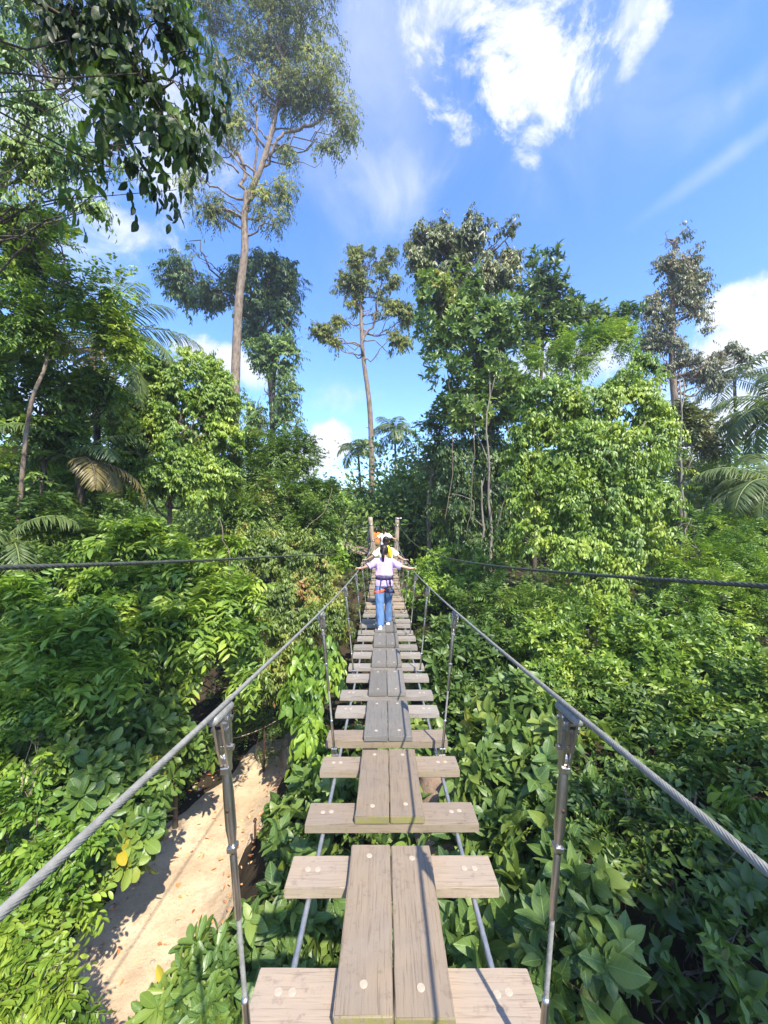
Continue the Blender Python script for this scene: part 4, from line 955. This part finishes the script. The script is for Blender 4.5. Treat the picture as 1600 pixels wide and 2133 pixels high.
plant('tree', 'tree', 'tall thin tree with russet tinged wispy foliage at the right',
    [(1405, 490, 26, 36, 22), (1420, 540, 40, 36, 22), (1385, 560, 30, 40, 22), (1440, 585, 34, 34, 22), (1400, 620, 50, 40, 22), (1450, 640, 30, 34, 22), (1360, 640, 30, 30, 22), (1380, 690, 50, 40, 22), (1430, 710, 46, 40, 22), (1455, 760, 50, 34, 22), (1510, 730, 46, 20, 22), (1350, 720, 26, 26, 22), (1480, 790, 40, 20, 22), (1540, 735, 24, 16, 22), (1400, 760, 34, 26, 22)],
    'droop', .20, 2100, 8, .5, 'l_brown', 'bark_pale', trunk_pts=[(P(1412, 1120, 22)[0], 22, 3), P(1410, 900, 22), P(1400, 760, 22), P(1402, 620, 22), P(1405, 500, 22)], trunk_r=.24, shell=.15, clump=.8, thr=.46, seed=11, limbs=3, lump=.4, upw=.1, lr=.08)
plant('tree', 'tree', 'pale stemmed tree with sparse foliage beside the right hand palms',
    [(1440, 880, 40, 40, 13), (1470, 930, 34, 30, 13), (1430, 960, 40, 30, 13), (1455, 1010, 34, 30, 13), (1420, 850, 20, 20, 13)],
    'alt', .15, 620, 8, .4, 'l_olive', 'bark_white', trunk_pts=[(P(1422, 1200, 13)[0], 13, 2.5), P(1418, 1050, 13), P(1410, 880, 13)], trunk_r=.085, shell=.2, clump=.6, thr=.44, seed=12, limbs=3, lump=.4)
# big bright tree on the right
plant('tree', 'tree', 'big bright green tree on the right with drooping glossy leaves',
    [(1150, 850, 75, 60, 9.8), (1230, 830, 80, 60, 9.8), (1310, 830, 70, 60, 9.9), (1110, 930, 60, 60, 9.7), (1190, 930, 80, 60, 9.4), (1280, 930, 80, 60, 9.4), (1355, 900, 50, 70, 9.9), (1100, 1020, 55, 60, 9.6), (1180, 1030, 75, 65, 9.2),
     (1270, 1030, 75, 65, 9.2), (1355, 1010, 55, 70, 9.6), (1110, 1110, 60, 60, 9.4), (1200, 1130, 80, 60, 9.1), (1300, 1120, 70, 60, 9.2), (1240, 1210, 80, 50, 9.0), (1340, 760, 30, 26, 10.2)],
    'droop', .108, 10500, 7, .26, 'l_lime', 'bark_pale', trunk_r=.12, shell=.5, clump=.40, thr=.40, seed=13, limbs=2, lump=.34, wr=.42, tmpl=T_MID, back=.3)
plant('tree', 'tree', 'thin leaning tree with a bare brown trunk just right of the far posts',
    [(905, 900, 40, 50, 18.2), (940, 850, 40, 40, 18.2), (880, 960, 34, 50, 18.2), (920, 980, 34, 40, 18.2)],
    'alt', .18, 620, 8, .4, 'l_mid', 'bark_pale', trunk_pts=[(P(897, 1165, 18.2)[0], 18.2, 3.2), P(893, 1050, 18.2), P(908, 950, 18.2), P(915, 900, 18.2)], trunk_r=.12, shell=.2, clump=.7, thr=.42, seed=14, limbs=3, lump=.4)
plant('climber', 'climber', 'curtain of hanging dark creeper between the thin leaning tree and the bright tree',
    [(960, 960, 50, 60, 16.5), (1020, 950, 44, 60, 16.5), (950, 1060, 56, 60, 16.2), (1020, 1060, 50, 60, 16.2), (1060, 1000, 34, 60, 16), (985, 1130, 60, 34, 16)],
    'droop', .17, 2100, 8, .42, 'l_dark', 'bark_dark', trunk_r=.06, shell=.45, clump=.5, thr=.40, seed=15, limbs=2, lump=.35, upw=-.6)
for k, (px, Y, rr, top, bot, lab) in enumerate(((1020, 15.2, .075, 760, 1120, 'slim whitish trunk rising between creepers right of centre'), (1004, 15.4, .10, 1000, 1150, 'short stout pale trunk at the foot of the creeper curtain'), (1416, 10.6, .060, 790, 1190, 'thin whitish trunk along the right edge of the bright tree'))):
    a = P(px + 6, bot, Y); a[2] = float(ground(a[0], Y)) - .2; b = P(px, top, Y); root = empty('bare_tree', tuple(a)); tag(root, lab, 'tree', 'bare slim trees right of the bridge')
    mb = MB(); r2 = np.random.default_rng(50 + k); limb(mb, a, b, rr, rr * .25, r2, 14, .10, 0, 10)
    for q in range(2): limb(mb, a + (b - a) * (.55 + .3 * q), a + (b - a) * (.8 + .3 * q) + (r2.normal(0, .5), .1, .3), rr * .35, rr * .12, r2, 7, .6, 0, 6)
    mb.build('trunk', M['bark_white'], root)

# palms
palm('feathery palm rising behind the left hand trees', P(195, 735, 11.2), 14, 3.1, .70, 1, azs=[-.9, 3.6, -.35, .1, -.65, .45, 3.2, -.15, -1.2, .3, 2.6, -.5], els=(-.1, 1.35), lw=.045, dead=2, lk=100)
palm('second palm half hidden low at the left edge', P(10, 1125, 7.8), 10, 1.6, .5, 2, azs=[-.2, .25, -.6, 3.2, .7, -1.2], base=(-8.2, 7.9), lw=.04, lk=80)
palm('pale distant palm left of the slender centre tree', P(745, 935, 30), 12, 2.2, .8, 3, lw=.09, lk=44)
palm('pale distant palm right of the slender centre tree', P(822, 900, 30), 13, 2.4, .8, 4, lw=.09, lk=44)
palm('large palm with broad arching fronds at the right edge', P(1640, 850, 12), 14, 2.6, .72, 5, azs=[3.3, 2.9, 3.9, 2.4, 3.14, 4.4], lw=.055, lk=90)
palm('lower palm beneath the large palm at the right edge', P(1625, 1010, 10), 12, 2.2, .6, 6, azs=[3.2, 2.8, 3.7, 2.4, 3.5], lw=.05, dead=1, lk=84)
palm('slim hazy palm behind the sparse tree on the right', P(1530, 790, 24), 14, 3.0, .8, 7, lw=.08, lk=44)
palm('palm deep in the shade among dark stems on the left', P(160, 960, 9.5), 9, 1.9, .5, 8, azs=[-.1, .4, -.6, 3.0, 3.6], lw=.045, dead=3, lk=70)

# left hand trees
plant('tree', 'tree', 'airy light tree at the upper left with thin pale stems',
    [(60, 560, 90, 70, 8.4), (150, 600, 80, 60, 8.4), (230, 590, 50, 50, 8.4), (40, 660, 70, 70, 8.2), (130, 690, 70, 60, 8.4), (210, 680, 60, 50, 8.6), (260, 720, 40, 40, 8.8), (20, 480, 70, 60, 8), (110, 500, 60, 50, 8.4)],
    'alt', .115, 2900, 8, .34, 'l_lime', 'bark_pale', trunk_pts=[(P(20, 1100, 8.2)[0], 8.3, 2.4), P(55, 900, 8.2), P(95, 760, 8.3), P(120, 640, 8.4), P(135, 540, 8.4)], trunk_r=.05, lr=.018, shell=.1, clump=.5, thr=.52, seed=20, limbs=3, lump=.4, tmpl=T_MID, wr=.38)
plant('tree', 'tree', 'shadowed mid green tree filling the left edge below the airy tree',
    [(30, 780, 90, 70, 9), (120, 820, 80, 60, 9.4), (40, 880, 80, 60, 9), (210, 800, 60, 50, 9.8), (20, 980, 70, 60, 8.6), (130, 900, 60, 40, 9.6)],
    'alt', .15, 1600, 8, .36, 'l_mid', 'bark_dark', trunk_r=.10, shell=.2, clump=.55, thr=.44, seed=21, limbs=3, lump=.4, tmpl=T_MID)
plant('tree', 'tree', 'rounded leafy tree left of centre in front of the tallest trunk',
    [(385, 775, 66, 60, 11.5), (320, 810, 60, 60, 11.5), (440, 800, 44, 50, 11.5), (270, 850, 50, 50, 11.4), (450, 830, 50, 60, 11.5), (380, 880, 80, 60, 11.2), (290, 900, 50, 60, 11.2), (460, 920, 44, 50, 11.4), (330, 970, 70, 60, 11), (420, 990, 70, 60, 11), (270, 990, 40, 50, 11), (300, 765, 40, 34, 11.6)],
    'droop', .12, 9000, 8, .30, 'l_lime', 'bark_pale', trunk_r=.10, shell=.5, clump=.5, thr=.34, seed=22, limbs=3, lump=.34, wr=.44)
plant('tree', 'tree', 'olive green bushy tree between the rounded tree and the bridge',
    [(560, 945, 60, 56, 13), (620, 945, 44, 40, 13), (510, 980, 50, 50, 12.6), (590, 1030, 70, 50, 12.4), (670, 1030, 50, 40, 13), (520, 1060, 60, 50, 12), (684, 1060, 34, 40, 13.2), (640, 1090, 60, 50, 12.2)],
    'alt', .105, 6800, 8, .28, 'l_yellow', 'bark_dark', trunk_r=.10, shell=.5, clump=.45, thr=.38, seed=23, limbs=2, lump=.4)
plant('shrub', 'shrub', 'glossy light green shrub at the left foot of the far posts',
    [(672, 1110, 34, 40, 14), (690, 1050, 40, 30, 14.5), (690, 1165, 30, 24, 13)],
    'whorl', .17, 560, 7, .2, 'l_fresh', 'bark_dark', shell=.5, clump=.4, thr=.36, seed=24, wr=.45)
plant('climber', 'climber', 'fine leaved creeper bank with rusty dead patches left of the bridge',
    [(520, 1150, 60, 60, 10.2), (600, 1150, 60, 55, 10.6), (660, 1170, 40, 50, 11), (540, 1230, 60, 55, 9.6), (620, 1240, 56, 55, 9.9), (690, 1230, 26, 50, 10.6), (560, 1320, 60, 50, 9), (640, 1320, 50, 50, 9.2), (600, 1400, 60, 44, 8.6), (530, 1400, 40, 44, 8.4), (700, 1290, 20, 50, 10)],
    'droop', .095, 6600, 8, .24, 'l_creep', 'bark_dark', trunk_r=.05, shell=.5, clump=.32, thr=.46, seed=25, limbs=2, lump=.34, wr=.42, back=.2)
plant('shrub', 'shrub', 'sprawling shrub with long pinnate leaves in full sun left of the path',
    [(330, 1120, 70, 50, 8), (250, 1150, 70, 50, 7.6), (420, 1150, 70, 50, 8), (330, 1210, 90, 50, 7.4), (450, 1230, 70, 50, 7.4), (240, 1230, 70, 50, 7), (400, 1300, 90, 50, 6.9), (490, 1300, 50, 50, 7.4), (300, 1320, 70, 50, 6.6), (440, 1380, 60, 44, 6.8), (490, 1400, 34, 40, 7)],
    'pin', .185, 1500, 12, .56, 'l_lime', 'bark_dark', trunk_r=.05, shell=.45, clump=.42, thr=.46, seed=26, limbs=2, lump=.5, tmpl=T_MID, wr=.34, back=.2, upw=.15)
plant('shrub', 'shrub', 'deep green pinnate leaved shrub in part shade at the left edge',
    [(140, 1290, 80, 60, 6.2), (60, 1330, 80, 60, 5.8), (170, 1380, 80, 50, 5.8), (80, 1420, 80, 50, 5.4), (230, 1400, 60, 50, 6.0), (30, 1240, 60, 50, 6.2)],
    'pin', .18, 620, 12, .58, 'l_fresh', 'bark_dark', trunk_r=.05, shell=.4, clump=.42, thr=.46, seed=27, limbs=2, lump=.5, tmpl=T_MID, wr=.34, back=.2)
plant('shrub', 'shrub', 'dark leafy bush below the low palm at the left edge',
    [(40, 1180, 90, 50, 7.6), (150, 1120, 90, 50, 8.6), (200, 1060, 80, 50, 9.4), (60, 1080, 80, 50, 8.4)],
    'alt', .15, 1500, 8, .34, 'l_shade', 'bark_dark', trunk_r=.05, shell=.5, clump=.45, thr=.42, seed=28, limbs=2, lump=.5)
def rosette(label, blobs, n, seed, leaf=.17, mat='l_ros', S=.22, K=9, cat='shrub', tmpl=None, wr=.46, **k):
    return plant('shrub', cat, label, blobs, 'whorl', leaf, n, K, S, mat, 'bark_pale', tmpl=tmpl or T_OB, wr=wr, trunk_r=.035, shell=.7, clump=.22, thr=.30, seed=seed, limbs=3, lump=.3, upw=.6, uv=True, back=.25, twigs=True, jit=.22, **k)
rosette('bush of paddle shaped leaf rosettes above the upper end of the path', [(320, 1545, 60, 36, 6.3), (385, 1560, 36, 24, 6.6), (260, 1570, 50, 50, 5.9), (300, 1500, 50, 36, 6.4), (200, 1490, 60, 40, 6.0)], 330, 30, .20, base=(-4.9, 6.6))
rosette('spreading bush of broad leaf rosettes casting its shadow on the path', [(275, 1680, 55, 46, 5.3), (210, 1630, 60, 50, 5.3), (290, 1745, 40, 44, 5.2), (220, 1765, 55, 44, 5.0), (140, 1690, 60, 50, 4.9), (310, 1640, 34, 34, 5.6), (90, 1600, 60, 50, 5.2)], 420, 31, .19, base=(-4.9, 5.1))
plant('shrub', 'shrub', 'small leaved bush at the far left below the hand cable', [(60, 1560, 80, 60, 4.8), (120, 1760, 80, 60, 4.3), (40, 1700, 70, 70, 4.3), (130, 1840, 60, 50, 4.2), (50, 1860, 60, 50, 4.1), (180, 1870, 30, 34, 4.4), (20, 1480, 60, 50, 5.0)],
    'alt', .085, 1500, 7, .22, 'l_fresh', 'bark_pale', tmpl=T_EL, wr=.46, trunk_r=.03, shell=.6, clump=.3, thr=.40, seed=32, lump=.3, base=(-5.0, 4.2), uv=True, back=.25, twigs=True)
plant('shrub', 'shrub', 'sunlit light green bush in the bottom left corner', [(60, 1990, 50, 50, 3.7), (20, 2080, 50, 60, 3.5), (105, 2070, 50, 50, 3.6), (40, 1930, 40, 30, 3.8), (165, 2110, 34, 36, 3.7)],
    'alt', .085, 700, 8, .24, 'l_lime', 'bark_pale', tmpl=T_EL, wr=.48, trunk_r=.03, shell=.55, clump=.3, thr=.38, seed=33, lump=.3, uv=True, back=.3, twigs=True)
rosette('upright bush of narrow paddle leaves at the bottom beside the near left hanger', [(400, 2060, 44, 44, 3.8), (450, 2010, 40, 34, 3.9), (360, 2110, 40, 40, 3.7), (450, 2110, 50, 50, 3.6), (480, 1985, 26, 30, 4.0)], 230, 34, .16, 'l_ros', .16, 9, tmpl=T_OB, wr=.36)
def broad(label, blobs, n, seed, leaf=.2, mat='l_broad', S=.24, K=6, tmpl=None, wr=.52, **k):
    return plant('broadleaf_plant', 'plant', label, blobs, 'whorl', leaf, n, K, S, mat, 'twig', tmpl=tmpl or T_OV, wr=wr, trunk_r=.018, shell=.6, clump=.24, thr=.30, seed=seed, limbs=3, lump=.3, upw=.5, uv=True, back=.3, twigs=True, jit=.3, **k)
broad('light broad leaved plant between the path and the planks', [(610, 1720, 38, 36, 5.8), (600, 1785, 30, 34, 5.4), (635, 1690, 30, 30, 6.0), (655, 1760, 30, 40, 5.6)], 75, 40, .21)
broad('broad leaved plant in deep shade under the first gap left of the boards', [(560, 1920, 44, 44, 4.2), (620, 1950, 44, 40, 4.2), (560, 2000, 40, 40, 4.0), (650, 1880, 30, 30, 4.5)], 80, 41, .20)
plant('shrub', 'shrub', 'pale hanging leaved shrub beside the planks left of the second hanger', [(650, 1400, 40, 44, 7.4), (620, 1450, 34, 34, 7.2), (690, 1390, 22, 40, 7.8), (650, 1350, 34, 26, 7.8), (640, 1520, 34, 40, 6.8), (660, 1590, 28, 36, 6.6)],
    'droop', .17, 360, 7, .3, 'l_fresh', 'bark_dark', tmpl=T_OV, wr=.50, trunk_r=.03, shell=.5, clump=.3, thr=.34, seed=42, lump=.3, uv=True, back=.3)
plant('shrub', 'shrub', 'yellowish fern-like bush at the upper end of the path', [(560, 1500, 44, 30, 9.3), (500, 1510, 34, 26, 9.2), (610, 1530, 30, 30, 9.3), (560, 1560, 30, 20, 9.2), (470, 1560, 34, 16, 9.3)],
    'pin', .055, 420, 14, .24, 'l_yellow', 'bark_dark', trunk_r=.02, shell=.4, clump=.3, thr=.38, seed=43, lump=.3)

# right side
plant('shrub', 'shrub', 'bright dense bush where the right hand side cable leaves the post', [(900, 1190, 40, 40, 13), (950, 1180, 46, 36, 13), (1000, 1190, 40, 34, 12.6), (880, 1230, 34, 34, 12.2), (1010, 1160, 40, 20, 13), (960, 1225, 50, 30, 12)],
    'whorl', .12, 1200, 7, .2, 'l_fresh', 'bark_dark', shell=.6, clump=.35, thr=.36, seed=50, wr=.44)
plant('shrub', 'shrub', 'shrub with feathery leaves under the right hand side cable', [(1040, 1250, 60, 50, 9), (1100, 1270, 60, 50, 8.4), (980, 1260, 50, 40, 9.6), (1060, 1310, 60, 40, 8), (1150, 1260, 50, 40, 8.4)],
    'pin', .10, 1100, 14, .40, 'l_mid', 'bark_dark', trunk_r=.04, shell=.55, clump=.4, thr=.40, seed=51, lump=.3, tmpl=T_MID)
plant('shrub', 'shrub', 'shrub of glossy dark leaf whorls right of the walking boards', [(930, 1330, 40, 44, 8.2), (980, 1350, 44, 44, 7.8), (920, 1400, 34, 44, 7.4), (970, 1420, 44, 40, 7.2), (940, 1470, 40, 34, 6.8), (1010, 1400, 30, 40, 7.4)],
    'whorl', .165, 620, 8, .2, 'l_dark', 'bark_dark', tmpl=T_EL, wr=.36, trunk_r=.03, shell=.5, clump=.3, thr=.32, seed=52, lump=.3, uv=True)
plant('tree', 'tree', 'fine leaved yellow green tree low at the right edge', [(1480, 1170, 70, 60, 8.8), (1550, 1150, 70, 60, 9), (1420, 1190, 50, 60, 8.8), (1500, 1260, 80, 60, 8), (1590, 1230, 60, 70, 8.2), (1420, 1280, 60, 60, 8), (1580, 1090, 50, 40, 9.6), (1470, 1090, 50, 30, 9.8)],
    'pin', .085, 2900, 14, .36, 'l_fresh', 'bark_white', trunk_r=.06, shell=.55, clump=.42, thr=.40, seed=53, lump=.5, back=.25)
plant('shrub', 'shrub', 'dense bush with small glossy leaves on the right bank', [(1150, 1340, 70, 60, 7.4), (1240, 1330, 80, 60, 7.2), (1330, 1330, 80, 60, 7), (1180, 1410, 70, 50, 6.8), (1280, 1410, 80, 60, 6.5), (1380, 1400, 80, 60, 6.3), (1480, 1360, 80, 60, 6.4), (1120, 1440, 50, 50, 6.6)],
    'whorl', .09, 4600, 7, .2, 'l_lime', 'bark_dark', tmpl=T_MID, wr=.46, trunk_r=.04, shell=.5, clump=.34, thr=.42, seed=54, lump=.52, back=.2)
plant('shrub', 'shrub', 'shaded small leaved bush above the right hand cable', [(1400, 1510, 80, 60, 5.4), (1500, 1480, 80, 70, 5.2), (1300, 1500, 70, 50, 5.8), (1590, 1440, 60, 80, 5.2), (1570, 1560, 60, 60, 4.8), (1450, 1590, 70, 50, 4.8)],
    'alt', .085, 2600, 7, .2, 'l_mid', 'bark_dark', tmpl=T_MID, wr=.48, trunk_r=.03, shell=.5, clump=.3, thr=.40, seed=55, lump=.5, back=.25)
broad('tall nettle-like plant right of the second hanger', [(1060, 1460, 44, 40, 6.0), (1110, 1500, 44, 40, 5.5), (1030, 1510, 40, 34, 5.8), (1080, 1550, 44, 34, 5.3), (1150, 1540, 40, 30, 5.2)], 120, 60, .20)
broad('nettle-like plant beside the brown boulder', [(1000, 1620, 34, 34, 4.9), (1050, 1640, 40, 40, 4.7), (1020, 1700, 40, 34, 4.5), (1080, 1700, 34, 30, 4.4), (970, 1690, 26, 26, 4.8)], 80, 61, .17)
broad('nettle-like plant with light tips behind the near right hanger', [(1130, 1640, 44, 40, 4.5), (1180, 1700, 40, 44, 4.2), (1120, 1740, 44, 34, 4.1), (1210, 1620, 40, 36, 4.6), (1250, 1580, 34, 30, 4.9)], 90, 62, .19)
broad('large leaved plant right of the near right hanger', [(1210, 1830, 50, 44, 3.3), (1170, 1880, 40, 40, 3.2), (1260, 1880, 40, 44, 3.1), (1150, 1800, 34, 34, 3.5)], 46, 63, .17)
broad('huge leaved plant at the bottom right of the planks', [(1180, 2010, 50, 44, 2.7), (1240, 1980, 40, 50, 2.7), (1160, 2090, 44, 40, 2.55), (1220, 2090, 44, 44, 2.5), (1130, 1960, 26, 40, 2.9)], 46, 64, .155)
broad('broad leaved plant in shade right of the boards below the planks', [(960, 1900, 44, 44, 3.6), (1000, 1950, 40, 44, 3.4), (980, 1840, 40, 30, 3.8), (1060, 1850, 34, 40, 3.7), (1070, 1920, 30, 40, 3.3)], 70, 65, .20)
plant('shrub', 'shrub', 'loose shrub with thin brown stems in the lower right', [(1330, 1640, 60, 50, 4.3), (1280, 1690, 50, 50, 4.1), (1390, 1700, 60, 50, 3.9), (1330, 1760, 60, 40, 3.8), (1260, 1760, 40, 40, 3.9), (1450, 1760, 60, 50, 3.6)],
    'alt', .075, 1050, 7, .2, 'l_yellow', 'bark_pale', tmpl=T_EL, wr=.46, trunk_r=.022, shell=.35, clump=.26, thr=.44, seed=66, lump=.34, limbs=3, uv=True, twigs=True)
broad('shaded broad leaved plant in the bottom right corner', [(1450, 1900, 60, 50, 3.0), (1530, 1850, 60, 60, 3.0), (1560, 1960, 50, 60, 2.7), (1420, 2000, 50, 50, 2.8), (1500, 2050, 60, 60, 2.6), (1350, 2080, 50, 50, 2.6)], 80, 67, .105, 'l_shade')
plant('shrub', 'shrub', 'shrub with pale yellow young leaves at the right edge under the hand cable', [(1580, 1700, 50, 40, 3.6), (1540, 1670, 34, 30, 3.8), (1590, 1770, 34, 34, 3.4)],
    'droop', .10, 110, 7, .22, 'l_lime', 'bark_pale', tmpl=T_EL, wr=.40, trunk_r=.02, shell=.4, clump=.3, thr=.3, seed=68, uv=True)
for k, (a, b, c, Y, lab) in enumerate((((1305, 1830), (1320, 1760), (1300, 1640), 3.9, 'thin curved bare stem left of the other stems in the lower right'), ((1362, 2020), (1400, 1960), (1400, 1810), 3.3, 'pale crooked bare stem in the lower right'), ((1445, 1830), (1442, 1740), (1450, 1650), 3.7, 'thin reddish stem right of the crooked stem'))):
    A_ = P(*a, Y); B_ = P(*b, Y); C_ = P(*c, Y); g0 = A_ + np.array((-.05, .05, -.5)); root = empty('sapling', tuple(g0)); tag(root, lab, 'stem', 'bare stems in the lower right')
    mb = MB(); c_ = spl([g0, A_, B_, C_], 24); mb.tube(c_, np.linspace(.017, .007, 24), 7); r2 = np.random.default_rng(90 + k)
    for q in (10, 15, 19): limb(mb, c_[q], c_[q] + r2.normal(0, .10, 3) + (0, 0, .16), .006, .002, r2, 6, .5, 0, 5)
    mb.build('stem', M['bark_white'] if k == 1 else M['twig'], root)

# branch reaching in overhead at the upper left: its trunk stands beside the near end of the bridge
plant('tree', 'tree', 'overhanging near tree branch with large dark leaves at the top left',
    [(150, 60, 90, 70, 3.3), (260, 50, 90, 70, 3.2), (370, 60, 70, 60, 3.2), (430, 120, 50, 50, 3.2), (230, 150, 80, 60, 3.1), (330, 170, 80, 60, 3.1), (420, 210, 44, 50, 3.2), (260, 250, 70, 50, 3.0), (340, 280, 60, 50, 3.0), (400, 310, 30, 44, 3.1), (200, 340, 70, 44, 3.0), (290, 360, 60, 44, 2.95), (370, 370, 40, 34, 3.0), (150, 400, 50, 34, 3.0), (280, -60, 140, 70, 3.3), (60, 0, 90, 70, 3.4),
     (np.array((-1.7, .5, 10.3)), np.array((1.5, 1.3, .7))), (np.array((-2.9, .9, 10.0)), np.array((1.4, 1.4, .8))), (np.array((-1.0, -.4, 10.9)), np.array((1.0, 1.0, .6)))],  # upper canopy lobes out of view, added to shade the branch below
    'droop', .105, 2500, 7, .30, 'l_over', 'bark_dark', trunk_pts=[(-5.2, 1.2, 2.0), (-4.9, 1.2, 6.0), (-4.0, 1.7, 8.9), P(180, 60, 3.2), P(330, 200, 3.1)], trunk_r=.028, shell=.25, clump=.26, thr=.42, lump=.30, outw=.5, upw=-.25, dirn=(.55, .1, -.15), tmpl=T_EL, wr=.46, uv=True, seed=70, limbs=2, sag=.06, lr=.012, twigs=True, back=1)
plant('tree', 'tree', 'finer leaved tree against the bright sky along the upper left edge',
    [(30, 120, 80, 80, 6.2), (100, 220, 80, 70, 6.2), (30, 300, 80, 80, 6.0), (110, 340, 80, 60, 6.2), (200, 320, 60, 50, 6.4), (40, 420, 70, 50, 6.0), (150, 100, 70, 70, 6.4), (20, 0, 90, 80, 6.4), (280, 340, 50, 50, 6.6), (190, 430, 50, 24, 6.4)],
    'droop', .115, 950, 8, .36, 'l_mid', 'bark_dark', trunk_pts=[(-8.5, 6.0, 2.4), (-8.3, 6.0, 6.5), (-7.3, 6.1, 8.6), P(40, 300, 6.2), P(130, 150, 6.2)], trunk_r=.11, shell=.15, clump=.5, thr=.46, seed=71, limbs=4, lump=.4, wr=.36, lr=.022, upw=-.2)
plant('tree', 'tree', 'added leafy tree behind the viewer, unseen, shading the right bank',
    [(np.array((5.5, -2.0, 9.2)), np.array((2.0, 2.2, .9))), (np.array((6.3, -2.2, 9.2)), np.array((1.6, 1.5, .8))), (np.array((4.8, -3.4, 9.6)), np.array((1.5, 1.5, .8)))],
    'alt', .14, 2000, 8, .36, 'l_mid', 'bark_dark', base=(6.6, -2.6), trunk_r=.16, shell=.2, clump=.6, thr=.34, seed=72, limbs=3, lump=.3, back=1)  # unseen tree, added to cast shade on the lower right plants
plant('tree', 'tree', 'leafy tree with light foliage filling the gap left of the rounded tree',
    [(190, 860, 60, 60, 12.5), (140, 930, 60, 60, 12), (230, 960, 50, 60, 12), (180, 1010, 70, 50, 11.5), (60, 930, 60, 60, 11.5), (100, 1010, 60, 50, 11)],
    'alt', .13, 2600, 8, .32, 'l_fresh', 'bark_dark', trunk_r=.09, shell=.4, clump=.5, thr=.38, seed=74, limbs=2, lump=.34)
plant('tree', 'tree', 'rounded mid green tree behind and right of the big bright tree',
    [(1470, 1010, 60, 50, 15), (1540, 1040, 60, 50, 15), (1430, 1080, 60, 50, 14), (1500, 1100, 70, 50, 14), (1585, 1080, 50, 60, 14)],
    'alt', .14, 2400, 8, .32, 'l_mid', 'bark_dark', trunk_r=.09, shell=.5, clump=.5, thr=.36, seed=75, limbs=2, lump=.34)
plant('tree', 'tree', 'dark green tree closing the view between the far posts and the leaning tree',
    [(875, 1005, 44, 44, 23), (815, 1050, 40, 40, 23), (740, 1040, 36, 30, 23), (850, 1080, 60, 50, 22), (760, 1085, 60, 40, 22)],
    'alt', .18, 2200, 8, .40, 'l_mid', 'bark_dark', trunk_r=.09, shell=.5, clump=.7, thr=.34, seed=76, limbs=2, lump=.34)

# lianas
for k, (a, b, sg, lab) in enumerate((((930, 760, 15.6), (925, 1090, 15.4), .3, 'long liana hanging beside the thin leaning tree'), ((985, 820, 15.2), (970, 1120, 15.0), .2, 'liana hanging in front of the creeper curtain'), ((1055, 880, 14.6), (1035, 1100, 14.4), .25, 'liana right of the slim whitish trunk'),
                                    ((455, 1080, 7.6), (480, 1340, 7.2), .12, 'brown liana hanging over the sunlit pinnate shrub'), ((690, 1020, 12.2), (560, 1130, 11.2), .4, 'loop of liana slung across the olive green tree'))):
    A_ = P(*a); B_ = P(*b); t = np.linspace(0, 1, 26)[:, None]; r2 = np.random.default_rng(200 + k); w = np.cumsum(r2.normal(0, .02, (26, 3)), 0); w = w - t * w[-1]
    mb = MB(); mb.tube(A_ + (B_ - A_) * t + w + np.array((sg, 0, -.3 * abs(sg))) * np.sin(np.pi * t), .016 if k < 3 else .010, 6)
    tag(mb.build('liana', M['twig']), lab, 'liana', 'lianas hanging among the trees')

# thin humid air over the ravine: one closed box round the whole scene
mb = MB(); mb.box((0, 180, 14), (1500, 1300, 56)); hz = mb.build('haze', None, None, (0, 0, 0), smooth=False)
m_, nt_ = mat_new('haze'); g = NT(nt_); v_ = g.n('ShaderNodeVolumePrincipled'); v_.inputs['Color'].default_value = (.86, .92, 1, 1); v_.inputs['Density'].default_value = .0014; v_.inputs['Anisotropy'].default_value = .3
o_ = g.n('ShaderNodeOutputMaterial'); g.l(v_.outputs[0], o_.inputs['Volume']); hz.data.materials.append(m_); tag(hz, 'thin humid haze over the ravine', 'haze', kind='stuff')
